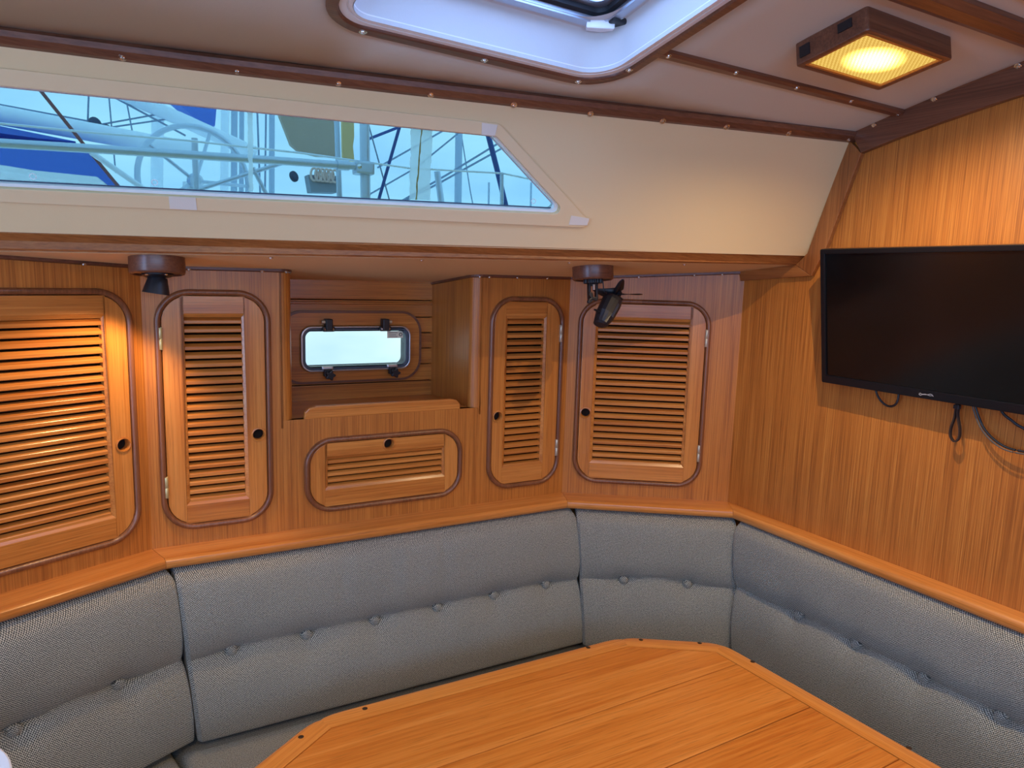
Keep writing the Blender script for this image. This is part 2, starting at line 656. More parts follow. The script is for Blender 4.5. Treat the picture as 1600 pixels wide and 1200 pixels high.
# starboard and aft sides, behind the camera; openings added and sized for fill light
ws = MB().prism([(-2.4, 0), (1.7, 0), (1.7, 2.2), (-2.4, 2.2)], [rrect(-1.5, 1.0, 1.50, 1.82, 0.05)], 0, 0.03).build('wall_starboard', 'panel')
ws.location = (0, -1.0, 0)
struct(ws)
wa = MB().prism([(-1.1, 0), (2.6, 0), (2.6, 2.3), (-1.1, 2.3)], [rrect(-0.4, 0.4, 0.7, 1.98, 0.04)], -0.03, 0, axes='yz').build('wall_aft', 'panel')  # companionway opening, unseen, sized to let in cool fill
wa.location = (-2.3, 0, 0)
struct(wa)
w4 = MB().box((-1.52, -1.0 + 0.012, 1.40), (1.02, -1.0 + 0.018, 1.88)).build('window_fill', 'clearpane')  # unseen pane over the starboard opening that was added for cool fill
struct(w4)

# niche: side walls, shelf, planked hull lining
nb = 2.094 - C_L[1]


def niche_side(name, u_front, u_back, sgn):
    r = 0.026
    pts = []
    for k in range(9):
        a = math.pi / 2 * k / 8
        pts.append((u_front - sgn * r * math.sin(a), r * (1 - math.cos(a))))
    pts.append((u_back, nb + 0.02))
    back = [(u_back + sgn * 0.012, nb + 0.02), (u_front + sgn * 0.012, 0.017), (u_front + sgn * 0.006, 0.0)]
    poly = pts + back
    o = MB().prism(poly, [], nz - 0.02, 1.56, axes='xy').build(name, 'panel')
    for p in o.data.polygons:
        p.use_smooth = False
    o.matrix_world = FM
    return struct(o)


niche_side('wall_niche_forward', nx1, 0.812, 1)
niche_side('wall_niche_aft', nx0, 0.318, -1)
sh = MB().box((nx0 - 0.02, 0.0005, nz - 0.018), (nx1 + 0.02, nb + 0.03, nz), 0.001).build('trim_niche_shelf', 'teakX')
sh.matrix_world = FM
struct(sh, 'teak shelf of the porthole niche')
fid = MB().prism([(0.357, nz - 0.001), (0.793, nz - 0.001), (0.792, nz + 0.014), (0.782, nz + 0.025), (0.766, nz + 0.029), (0.388, nz + 0.031), (0.370, nz + 0.027), (0.359, nz + 0.016)], [], 0.001, 0.016, bev=0.003).build('fiddle_rail', 'doorX')
fid.matrix_world = FM
tag(fid, 'low teak fiddle rail along the shelf under the porthole', 'rail')
# planks, in the niche plane y = 2.094
PK = empty('wall_hull_lining', Matrix.Translation((0, 2.094, 0)))
struct(PK)
zs = [1.13, 1.224, 1.276, 1.325, 1.373, 1.421, 1.472, 1.56]
for a, b in zip(zs[:-1], zs[1:]):
    MB().box((0.30, 0.0, a + 0.0012), (0.905, 0.012, b - 0.0012), 0.0022).build('plank', 'teakX', PK)
MB().prism([(0.30, 1.12), (0.905, 1.12), (0.905, 1.57), (0.30, 1.57)], [rrect(0.470, 0.790, 1.269, 1.392, 0.02)], 0.0124, 0.03).build('lining_back', 'blackdeep', PK)
MB().sweep([(0.33, -0.001, 1.4625), (0.875, -0.001, 1.4625)], [(-0.004, 0), (-0.002, 0.004), (0.002, 0.004), (0.004, 0)], (0, -1, 0)).build('bead', 'teakX', PK)

# porthole (cut-out is simply the pane standing proud of the lining, lit from a real opening)
for o in [c for c in PK.children if c.name.startswith('plank')]:
    zmin = min(v.co.z for v in o.data.vertices)
    zmax = max(v.co.z for v in o.data.vertices)
    if zmax > 1.28 and zmin < 1.386:   # boards that the port is cut through: split left and right
        nm = o.name
        bpy.data.objects.remove(o)
        MB().box((0.30, 0.0, zmin), (0.476, 0.012, zmax), 0.0022).build('plank', 'teakX', PK)
        MB().box((0.784, 0.0, zmin), (0.905, 0.012, zmax), 0.0022).build('plank', 'teakX', PK)
PORT = empty('window_2', Matrix.Translation((0, 2.094, 0)))
struct(PORT, 'small rounded porthole at the back of the niche')
MB().prism(rrect(0.410, 0.830, 1.233, 1.437, 0.062), [rrect(0.4665, 0.795, 1.2655, 1.3955, 0.03)], -0.012, -0.0005, bev=0.003).build('surround_board', 'teakX', PORT)
op = rrect(0.4665, 0.795, 1.2655, 1.3955, 0.03)
MB().sweep([(p[0], -0.013, p[1]) for p in rrect(0.410, 0.830, 1.233, 1.437, 0.062, 10)], [(-0.0035, 0), (-0.0035, 0.0), (0.0035, 0.0), (0.0035, -0.012), (-0.0035, -0.012)], (0, -1, 0), closed=True).build('groove_bead', 'darkX', PORT)
MB().prism(op, [rrect(0.4715, 0.790, 1.2705, 1.3905, 0.026)], -0.024, 0.03, bev=0.002).build('outer_frame', 'alu', PORT)
MB().prism(rrect(0.4715, 0.790, 1.2705, 1.3905, 0.026), [rrect(0.4800, 0.7815, 1.2785, 1.3825, 0.02)], -0.018, 0.03, bev=0.002).build('gasket', 'portgrey', PORT)
MB().prism(rrect(0.475, 0.787, 1.274, 1.387, 0.02), [], 0.0, 0.004).build('pane', 'portglass', PORT)
for hx, s in ((0.543, -1), (0.712, 1)):
    h = MB().box((hx - 0.010, -0.040, 1.385), (hx + 0.010, -0.012, 1.418), 0.003).build('hinge', 'black', PORT)
    MB().box((hx - 0.019, -0.034, 1.381), (hx + 0.019, -0.022, 1.396), 0.0055).build('hinge_foot', 'black', h)
    MB().lathe([(0.0, 0.0), (0.0055, 0.0), (0.0055, 0.010), (0.0, 0.010)], 16, (hx + s * 0.010, -0.028, 1.409), (s, 0, 0)).build('pin', 'nickel', h)
    for q in (-0.011, 0.011):
        MB().lathe([(0.0, 0.003), (0.0032, 0.002), (0.0045, 0)], 14, (hx + q, -0.034, 1.3885), (0, -1, 0)).build('screw', 'steel', h)
for kx in (0.541, 0.737):
    k_ = MB()
    star = []
    for i in range(40):
        a = 2 * math.pi * i / 40
        r = 0.0125 + 0.0028 * math.cos(5 * a)
        star.append((kx + 0.002 + r * math.cos(a), 1.257 + r * math.sin(a)))
    k_.prism(star, [], -0.050, -0.036, bev=0.002)
    kn = k_.build('clamp_knob', 'black', PORT)
    MB().box((kx - 0.012, -0.036, 1.252), (kx + 0.010, -0.016, 1.274), 0.002).build('clamp_arm', 'black', kn)
    MB().box((kx - 0.018, -0.028, 1.270), (kx + 0.016, -0.018, 1.281), 0.004).build('clamp_plate', 'alu', kn)
st = MB().box((0.728, -0.0008, 1.358), (0.778, 0.0, 1.379)).build('sticker', 'sticker', PORT)
for i in range(3):
    MB().box((0.732, -0.0014, 1.373 - i * 0.006), (0.732 + (0.028, 0.024, 0.028)[i], -0.0009, 1.3745 - i * 0.006)).build('print_line', 'ink', st)
MB().lathe([(0.0032, 0), (0.0032, 0.0005), (0.0055, 0.0005), (0.0055, 0)], 18, (0.7705, -0.0009, 1.3685), (0, -1, 0)).build('print_roundel', 'ink', st)

# side deck underside and the beam along its edge
bt0, bt1 = Vector((-0.171, 1.63, 1.605)), Vector((1.640, 1.325, 1.6353))
bb0, bb1 = Vector((-0.174, 1.642, 1.571)), Vector((1.640, 1.352, 1.6071))


def ext(a, b, x):
    return a + (b - a) * ((x - a.x) / (b.x - a.x))


du = MB()
cn = [(-2.3, 1.64 + 0.35), (1.64, 1.36), (1.64, 2.35), (-2.3, 2.6)]
vs = [(x, y, deck_z(x, y)) for x, y in cn] + [(x, y, deck_z(x, y) + 0.02) for x, y in cn]
du.add(vs, [(0, 1, 2, 3), (7, 6, 5, 4), (0, 4, 5, 1), (1, 5, 6, 2), (2, 6, 7, 3), (3, 7, 4, 0)])
struct(du.build('ceiling_side_deck', 'cream'), 'cream lining under the side deck')
XL = -2.3
be = MB()
qa, qb = [ext(bt0, bt1, XL), ext(bb0, bb1, XL)], [bt1, bb1]
dvec = Vector((0.16, 0.985, -0.02)) * 0.03
sec = lambda top_, bot: [top_, top_ + (bot - top_) * 0.08 - dvec * 0.06, bot + (top_ - bot) * 0.12 - dvec * 0.06, bot, bot + dvec, top_ + dvec]
be_a, be_b = sec(*qa), sec(*qb)
m_ = len(be_a)
be.add(be_a + be_b, [(i, (i + 1) % m_, (i + 1) % m_ + m_, i + m_) for i in range(m_)] + [tuple(range(m_)), tuple(range(2 * m_ - 1, m_ - 1, -1))])
bo = be.build('trim_beam', 'trimX')
struct(bo, 'teak beam along the edge of the side deck')

# cream coachroof side with the long window.  Local frame: u along, v up, third towards outside
Bp = Vector((-0.171, 1.63, 1.605))
CU = (Vector((1.622, 1.327, 1.635)) - Bp).normalized()
CN = (CU.cross(Vector((1.627, 1.225, 1.907)) - Bp)).normalized()
if CN.y > 0:
    CN = -CN
CV = CU.cross(CN)
if CV.z < 0:
    CV = -CV
FC = Matrix(((CU.x, -CN.x, CV.x, Bp.x), (CU.y, -CN.y, CV.y, Bp.y), (CU.z, -CN.z, CV.z, Bp.z), (0, 0, 0, 1)))


def corner_poly(pts, rad, seg=5):
    out = []
    n = len(pts)
    for i, p in enumerate(pts):
        r = rad[i]
        if r <= 0:
            out.append(p)
            continue
        p_, a, b = Vector(p), Vector(pts[i - 1]), Vector(pts[(i + 1) % n])
        da, db = (a - p_).normalized(), (b - p_).normalized()
        ang = da.angle(db)
        d = r / math.tan(ang / 2)
        s, e = p_ + da * d, p_ + db * d
        c = p_ + (da + db).normalized() * (r / math.sin(ang / 2))
        a0 = math.atan2((s - c).y, (s - c).x)
        a1 = math.atan2((e - c).y, (e - c).x)
        while a1 - a0 > math.pi:
            a1 -= 2 * math.pi
        while a1 - a0 < -math.pi:
            a1 += 2 * math.pi
        for k in range(seg + 1):
            q = a0 + (a1 - a0) * k / seg
            out.append((c.x + r * math.cos(q), c.y + r * math.sin(q)))
    return out


w_open = corner_poly([(-0.75, 0.083), (1.112, 0.078), (0.922, 0.2365), (-0.75, 0.270)], [0.03, 0.012, 0.012, 0.03])
w_out = corner_poly([(-0.79, 0.060), (1.186, 0.0495), (0.925, 0.262), (-0.79, 0.302)], [0.03, 0.012, 0.015, 0.03])
cp = MB().prism([(-2.35, -0.005), (1.86, -0.005), (1.86, 0.325), (-2.35, 0.375)], [w_open], 0.0, 0.024).build('wall_coachroof', 'cream')
cp.matrix_world = FC
struct(cp, 'cream lined coachroof side around the long window')
WIN = empty('window_1', FC)
struct(WIN, 'long tapered window in the coachroof side')
MB().prism(w_out, [w_open], -0.005, -0.0002, bev=0.0016).build('moulding', 'frame_cream', WIN)
inn = corner_poly([(-0.745, 0.0885), (1.100, 0.0835), (0.918, 0.2335), (-0.745, 0.266)], [0.03, 0.01, 0.01, 0.03])
MB().prism(w_open, [inn], 0.010, 0.034).build('seal', 'white', WIN)
MB().prism(corner_poly([(-0.748, 0.086), (1.106, 0.081), (0.920, 0.235), (-0.748, 0.268)], [0.03, 0.01, 0.01, 0.03]), [], 0.024, 0.030).build('pane', 'acrylic', WIN)
MB().sweep([(-0.74, 0.022, 0.0905), (1.090, 0.022, 0.0855)], [(-0.0012, 0), (0.0012, 0), (0.0012, 0.002), (-0.0012, 0.002)], (0, -1, 0), smooth=False).build('lower_gasket', 'blockgrey', WIN)
MB().sweep([(-0.74, 0.0218, 0.2635), (0.915, 0.0218, 0.2325), (1.092, 0.0218, 0.0860)], [(-0.0015, 0), (0.0015, 0), (0.0015, 0.002), (-0.0015, 0.002)], (0, -1, 0), smooth=False).build('edge_gasket', 'railsteel', WIN)
for nm, q, mt in (('tape_patch', [(0.287, 0.0565), (0.335, 0.0560), (0.334, 0.0800), (0.287, 0.0805)], 'tape'),
                  ('tape_patch', [(1.118, 0.0555), (1.164, 0.0560), (1.166, 0.0720), (1.120, 0.0770)], 'tape'),
                  ('tape_patch', [(0.889, 0.2375), (0.918, 0.2370), (0.921, 0.2590), (0.887, 0.2610)], 'tape')):
    MB().prism(q, [], -0.0062, -0.005).build(nm, mt, WIN)
rs = random.Random(3)


def ragged(xa0, xa1, xb0, xb1, za, zb, n=16, j=0.0016):
    l = [(xa0 + (xb0 - xa0) * k / n + rs.uniform(-j, j), za + (zb - za) * k / n) for k in range(n + 1)]
    r = [(xa1 + (xb1 - xa1) * k / n + rs.uniform(-j, j), za + (zb - za) * k / n) for k in range(n + 1)]
    return l + r[::-1]


MB().prism(ragged(0.753, 0.797, 0.747, 0.791, 0.0895, 0.2345), [], 0.0226, 0.0238).build('sealant_strip', 'sealant', WIN)
MB().prism(ragged(0.7655, 0.768, 0.7675, 0.770, 0.0890, 0.2350, j=0.001), [], 0.0216, 0.0225).build('stain', 'moss', WIN)
MB().prism(ragged(0.431, 0.439, 0.433, 0.443, 0.0900, 0.2430, j=0.0012), [], 0.0226, 0.0238).build('sealant_strip', 'sealant', WIN)
for cx in (0.062, 0.262, 1.035):
    MB().lathe([(0.0045, 0), (0.0045, 0.0006), (0.0058, 0.0006), (0.0058, 0)], 20, (cx, 0.0235, 0.098), (0, -1, 0)).build('suction_mark', 'bluepale', WIN)

# headliner with the hatch opening
HX0, HX1, HY0, HY1 = 0.358, 0.880, 0.690, 1.2365
xs = sorted(set([-2.35 + 0.2 * i for i in range(14)] + [HX0, HX1, 0.5, 0.62, 0.75, 1.0, 1.15, 1.3, 1.45, 1.6, 1.66]))
xs = [x for x in xs if not (HX0 - 0.03 < x < HX0 or HX1 < x < HX1 + 0.03)]
fr = [1.0, 0.96, 0.92, 0.85, 0.78]
ch = MB()
rows = []
for x in xs:
    yt = trim_y(x) + 0.03
    ys = [yt, HY1, 1.1, 0.97, 0.83, HY0, 0.55, 0.4, 0.2, 0.0, -0.2, -0.4, -0.6, -0.8, -1.02]
    rows.append([(x, y, cabin_z(x, y)) for y in ys])
ny = len(rows[0])
vv = [p for r in rows for p in r]
vv2 = [(p[0], p[1], p[2] + 0.02) for p in vv]
N = len(vv)
ff = []
for i in range(len(xs) - 1):
    for j in range(ny - 1):
        if xs[i] >= HX0 - 1e-6 and xs[i + 1] <= HX1 + 1e-6 and rows[i][j][1] <= HY1 + 1e-6 and rows[i][j + 1][1] >= HY0 - 1e-6:
            continue
        a, b, c, d = i * ny + j, (i + 1) * ny + j, (i + 1) * ny + j + 1, i * ny + j + 1
        ff.append((a, d, c, b))
ch.add(vv, ff, True)
ce = ch.build('ceiling', 'headliner')
so = ce.modifiers.new('thickness', 'SOLIDIFY')
so.thickness = 0.02
so.offset = -1 if ce.data.polygons[0].normal.z < 0 else 1
struct(ce, 'cream vinyl headliner')

# hatch
HAT = empty('window_3')
struct(HAT, 'white lined deck hatch in the headliner')


def hatch_loop(x0, x1, y0, y1, radii, dz, seg=10):
    return [(p[0], p[1], cabin_z(p[0], p[1]) + dz) for p in rrect(x0, x1, y0, y1, radii, seg)]


def loft(loops, name, mat, parent, close_last=False):
    m = len(loops[0])
    vs = [p for l in loops for p in l]
    fs = []
    for k in range(len(loops) - 1):
        for i in range(m):
            j = (i + 1) % m
            fs.append((k * m + i, k * m + j, (k + 1) * m + j, (k + 1) * m + i))
    return MB().add(vs, fs, True).build(name, mat, parent)


ra = [0.07, 0.07, 0.105, 0.075]
rb_ = [max(0.02, r - 0.02) for r in ra]
rc_ = [max(0.02, r - 0.038) for r in ra]
ring_o = (0.317, 0.919, 0.650, 1.276)


def inset(b, d):
    return (b[0] + d, b[1] - d, b[2] + d, b[3] - d)


loops = []
for d, h, rr in ((0.0, 0.004, ra), (0.0, -0.007, ra), (0.003, -0.010, ra), (0.018, -0.010, rb_), (0.020, -0.007, rb_), (0.020, 0.004, rb_)):
    loops.append(hatch_loop(*inset(ring_o, d), rr, h))
loft(loops, 'trim_ring', 'darkX', HAT)
loops = []
for d, h, rr in ((0.0195, 0.0, rb_), (0.0205, -0.005, rb_), (0.030, -0.006, rb_), (0.0305, -0.0035, rb_), (0.0325, -0.0035, rb_), (0.033, -0.006, rb_), (0.0415, -0.006, rc_), (0.043, 0.002, rc_)):
    loops.append(hatch_loop(*inset(ring_o, d), rr, h))
loft(loops, 'flange', 'white', HAT)
loops = []
for d, h, rr in ((0.0425, -0.0070, rc_), (0.0440, 0.068, rc_), (0.046, 0.0712, rc_), (0.075, 0.0715, rc_)):
    loops.append(hatch_loop(*inset(ring_o, d), rr, h))
loft(loops, 'liner', 'liner', HAT)
loops = []
for d, h in ((0.058, 0.0785), (0.058, 0.068), (0.074, 0.068), (0.074, 0.10)):
    loops.append(hatch_loop(*inset(ring_o, d), 0.03, h))
loft(loops, 'hatch_frame', 'alu', HAT)
loops = []
for d, h in ((0.074, 0.105), (0.074, 0.079), (0.086, 0.079), (0.086, 0.105)):
    loops.append(hatch_loop(*inset(ring_o, d), 0.02, h))
loft(loops, 'gasket', 'rubber', HAT)
loops = []
for d, h in ((0.086, 0.12), (0.086, 0.088), (0.100, 0.088), (0.100, 0.12)):
    loops.append(hatch_loop(*inset(ring_o, d), 0.02, h))
loft(loops, 'lid_frame', 'alu', HAT)
hl = hatch_loop(*inset(ring_o, 0.070), 0.02, 0.106)
MB().add(hl, [tuple(range(len(hl)))]).build('pane', 'hatchglass', HAT)
lz = 2.028
lt = MB().prism([(0.808, 1.205), (0.856, 1.182), (0.862, 1.196), (0.846, 1.214), (0.818, 1.222)], [], lz - 0.008, lz + 0.008, axes='xy', bev=0.003).build('latch', 'white', HAT)
MB().box((0.845, 1.170, lz + 0.001), (0.885, 1.212, lz + 0.026), 0.004).build('latch_base', 'black', lt)
MB().lathe([(0, 0.004), (0.005, 0.003), (0.006, 0)], 14, (0.862, 1.17, lz + 0.012), (0, -1, 0)).build('screw', 'steel', lt)
for d, h in ((0.0, 0),):
    pass

SCREW = None


def screw_mesh():
    mb = MB()
    mb.lathe([(0.0072, -0.0005), (0.0072, 0.0005), (0.0060, 0.0010), (0.0058, 0.0004), (0.0050, 0.0003), (0.0044, 0.0018), (0.0, 0.0026)], 18)
    mb.box((-0.0030, -0.0005, 0.0020), (0.0030, 0.0005, 0.0032))
    mb.box((-0.0005, -0.0030, 0.0020), (0.0005, 0.0030, 0.0032))
    o = mb.build('screw', 'steel')
    me = o.data
    bpy.data.objects.remove(o)
    return me


SCREW = screw_mesh()


def put_screw(parent, p, n, scale=1.0):
    o = bpy.data.objects.new('screw', SCREW)
    COL.objects.link(o)
    o.parent = parent
    n = Vector(n).normalized()
    o.matrix_local = Matrix.Translation(p) @ n.to_track_quat('Z', 'Y').to_matrix().to_4x4() @ Matrix.Scale(scale, 4)
    return o


for x, y in ((0.395, 1.266), (0.625, 1.265), (0.832, 1.262), (0.898, 1.185), (0.909, 0.947)):
    put_screw(HAT, (x, y, cabin_z(x, y) - 0.010), (0, -0.15, -1))

# battens on the headliner
BAT = [(-0.008, 0.0), (-0.013, -0.004), (-0.015, -0.004)]


def batten(name, path, up, w, h, mat, label):
    prof = [(-w / 2, -0.004), (-w / 2, h * 0.55), (-w * 0.28, h), (w * 0.12, h), (w / 2, h * 0.35), (w / 2, -0.004)]
    o = MB().sweep(path, prof, up, smooth=False).build(name, mat)
    return struct(o, label)


upb = (Vector((CN.x, CN.y, CN.z)) + Vector((0, -0.25, -0.97))).normalized()
TP = [(-2.3, 1.870, 1.935), (-0.306, 1.537, 1.920), (-0.14, 1.5095, 1.915), (0.145, 1.465, 1.912), (0.482, 1.409, 1.912), (0.884, 1.344, 1.913), (1.248, 1.284, 1.916), (1.640, 1.2195, 1.918)]
tb = batten('trim_1', TP, list([tuple(upb)] * len(TP)), 0.036, 0.011, 'darkX', 'long dark teak batten between headliner and coachroof side')
for p in ((0.037, 1.484, 1.905), (0.219, 1.455, 1.905), (0.396, 1.426, 1.904), (0.572, 1.398, 1.903), (0.744, 1.371, 1.901), (0.916, 1.343, 1.901), (1.09, 1.314, 1.903), (1.254, 1.286, 1.906), (1.426, 1.257, 1.908), (1.604, 1.228, 1.909)):
    put_screw(tb, Vector(p) + upb * 0.0085 + Vector((0, -0.002, 0.006)), upb)


def ceil_pts(p0, p1, n=8, dz=0.0):
    r = []
    for i in range(n + 1):
        x = p0[0] + (p1[0] - p0[0]) * i / n
        y = p0[1] + (p1[1] - p0[1]) * i / n
        r.append((x, y, cabin_z(x, y) + dz))
    return r


dn = (0, -0.18, -0.98)
t2 = batten('trim_2', ceil_pts((0.912, 1.124), (1.640, 1.1015)), dn, 0.030, 0.010, 'darkX', 'dark teak batten from the hatch to the bulkhead')
for x, y in ((0.934, 1.116), (1.102, 1.110), (1.271, 1.105), (1.438, 1.099), (1.603, 1.097)):
    put_screw(t2, (x, y, cabin_z(x, y) - 0.0085), dn)
t3 = batten('trim_3', ceil_pts((0.95, 0.794), (1.640, 0.777)), dn, 0.056, 0.020, 'darkX', 'wide dark teak batten beyond the ceiling light')
t4 = batten('trim_4', ceil_pts((0.95, 0.690), (1.640, 0.690)), dn, 0.056, 0.012, 'darkX', 'dark teak batten in the upper corner of the headliner')

# bulkhead edge mouldings; local frame FB: x = distance from the settee corner towards the middle of the boat
by = lambda y: 1.543 - y


def strip(name, pts, y0, y1, mat, label, bev=0.002):
    o = MB().prism([(by(p[0]), p[1]) for p in pts], [], -y1, -y0, bev=bev).build(name, mat)
    o.matrix_world = FB
    return struct(o, label)


def ceil_at(y):
    return cabin_z(1.62, y)


ysA = [1.224, 1.10, 1.0, 0.9, 0.8, 0.65, 0.5, 0.2, -0.2, -0.6, -1.0]
lowA = [1.875, 1.898, 1.917, 1.934, 1.948, 1.968, 1.984, 2.006, 2.012, 1.99, 1.93]
upA = [(y, ceil_at(y) + 0.006) for y in ysA]
loA = [(1.191, 1.875), (1.10, 1.8965), (1.0, 1.916), (0.9, 1.934), (0.8, 1.949), (0.65, 1.970), (0.5, 1.987), (0.2, 2.006), (-0.2, 2.010), (-0.6, 1.985), (-1.0, 1.93)]
strip('trim_5', upA + loA[::-1], 0.0, 0.016, 'darkX', 'dark teak moulding along the top of the bulkhead')
sb = batten('trim_6', [(1.622 + 0.0005 * k, y, ceil_at(y) + 0.002) for k, y in enumerate([1.222, 1.1, 1.0, 0.9, 0.8, 0.65, 0.5])], (-0.75, 0, -0.66), 0.026, 0.009, 'darkY', 'dark teak batten where headliner meets bulkhead')
for p in ((1.610, 1.163), (1.611, 1.022), (1.613, 0.856)):
    put_screw(sb, (p[0] + 0.004, p[1], ceil_at(p[1]) - 0.006), (-0.75, 0, -0.66))
strip('trim_7', [(1.230, 1.912), (1.191, 1.875), (1.266, 1.649), (1.303, 1.578), (1.356, 1.606), (1.322, 1.637)], 0.0, 0.014, 'trimZ', 'teak moulding following the coachroof edge down the bulkhead')
strip('trim_8', [(1.356, 1.606), (1.303, 1.578), (1.545, 1.5605), (1.560, 1.603)], 0.0, 0.0135, 'trimX', 'short teak moulding under the side deck on the bulkhead')
# quarter beads where the panels meet the deck lining


def deck_bead(name, pts, mat='darkX'):
    path = [(x, y, deck_z(x, y)) for x, y in pts]
    prof = [(-0.004, 0.004), (-0.004, -0.006), (0.003, -0.009), (0.009, -0.006), (0.009, 0.004)]
    return MB().sweep(path, [(-a, b) for a, b in prof], (0, 0.1, 0.99), smooth=False).build(name, mat)


def wp(F, u, off):
    v = F @ Vector((u, -off, 0))
    return (v.x, v.y)


col_r = []
for k in range(7):
    a = math.pi / 2 * k / 6
    col_r.append((0.851 - 0.026 * math.sin(a), -(0.026 * (1 - math.cos(a)))))
p_left = [wp(FL, -1.5, 0.0), C_L, wp(FM, 0.306, 0)] + [wp(FM, 0.306 + 0.026 * math.sin(math.pi / 2 * k / 6), -0.026 * (1 - math.cos(math.pi / 2 * k / 6))) for k in range(1, 7)] + [wp(FM, 0.33, -0.2)]
db1 = deck_bead('trim_9', p_left[:-1])
struct(db1, 'dark bead under the deck lining above the wide door')
p_right = [wp(FM, 0.812, -nb)] + [wp(FM, u, o) for u, o in col_r[::-1]] + [C_M, C_R]
db2 = deck_bead('trim_10', p_right)
struct(db2, 'dark bead under the deck lining above the fan')
for u in (-0.05, 0.19):
    x, y = wp(FL, u, 0.010)
    put_screw(db1, (x, y, deck_z(x, y) - 0.008), (0.1, -0.5, -0.9), 0.7)
for u in (0.10, 0.26, 0.316):
    x, y = wp(FM, u, 0.010)
    put_screw(db1, (x, y, deck_z(x, y) - 0.008), (0, -0.5, -0.9), 0.7)
for F_, u in ((FM, 0.84), (FM, 0.87), (FM, 0.96), (FM, 1.06), (FR, 0.2), (FR, 0.36), (FR, 0.44)):
    x, y = wp(F_, u, 0.010)
    put_screw(db2, (x, y, deck_z(x, y) - 0.008), (0, -0.5, -0.9), 0.7)
for x in (0.07, 0.3, 0.62, 0.98, 1.3):
    q = ext(bb0, bb1, x)
    put_screw(bo, (x, q.y + 0.036, deck_z(x, q.y + 0.036) - 0.0005), (0, -0.1, -1), 0.7)


# ------------------------------------------------------------------ capping rail over the cushions
def isect(p, d, q, e):
    den = d.x * e.y - d.y * e.x
    t = ((q.x - p.x) * e.y - (q.y - p.y) * e.x) / den
    return p + d * t


nodes = [Vector(OL) - uL * 2.0, Vector(C_L), Vector(C_M), Vector(C_R), Vector(C_R) + uB * 2.2]
dirs = [uL, uM, uR, uB]
offs = [0.085, 0.083, 0.087, 0.050]
nrm = [Vector((d.y, -d.x)) for d in dirs]
fronts = [nodes[0] + nrm[0] * offs[0]]
for i in range(3):
    fronts.append(isect(nodes[i] + nrm[i] * offs[i], dirs[i], nodes[i + 1] + nrm[i + 1] * offs[i + 1], dirs[i + 1]))
fronts.append(nodes[4] + nrm[3] * offs[3])
PROF = [(-0.05, 0.866), (-0.05, 0.892), (0.84, 0.892), (0.92, 0.8905), (0.975, 0.887), (1.0, 0.880), (0.985, 0.873), (0.94, 0.868), (0.88, 0.866)]
RAILN = ['beside the wide louvred door', 'below the drawer', 'below the fan', 'along the bulkhead']
for i in range(4):
    mb = MB()
    a, b = nodes[i], nodes[i + 1]
    fa, fb = fronts[i], fronts[i + 1]
    F_ = (FL, FM, FR, FB)[i]
    inv = F_.inverted()
    g = 0.0004
    vs = []
    for fq, z in PROF:
        p = a + (fa - a) * fq + dirs[i] * g
        vs.append(inv @ Vector((p.x, p.y, z)))
    for fq, z in PROF:
        p = b + (fb - b) * fq - dirs[i] * g
        vs.append(inv @ Vector((p.x, p.y, z)))
    m = len(PROF)
    mb.add(vs, [(k, (k + 1) % m, (k + 1) % m + m, k + m) for k in range(m)] + [tuple(range(m)), tuple(range(2 * m - 1, m - 1, -1))], False)
    o = mb.build('trim_%d' % (11 + i), 'railX')
    o.data.polygons.foreach_set('use_smooth', [True] * len(o.data.polygons))
    o.data.set_sharp_from_angle(angle=math.radians(35))
    o.matrix_world = F_
    struct(o, 'teak capping rail ' + RAILN[i])


# ------------------------------------------------------------------ louvred locker doors
def ring_profile(w=0.0138, h=0.010):
    pts = []
    for k in range(9):
        a = math.pi * k / 8
        pts.append((-w / 2 * math.cos(a), h * math.sin(a) ** 0.8 if 0 < k < 8 else 0.0))
    return pts


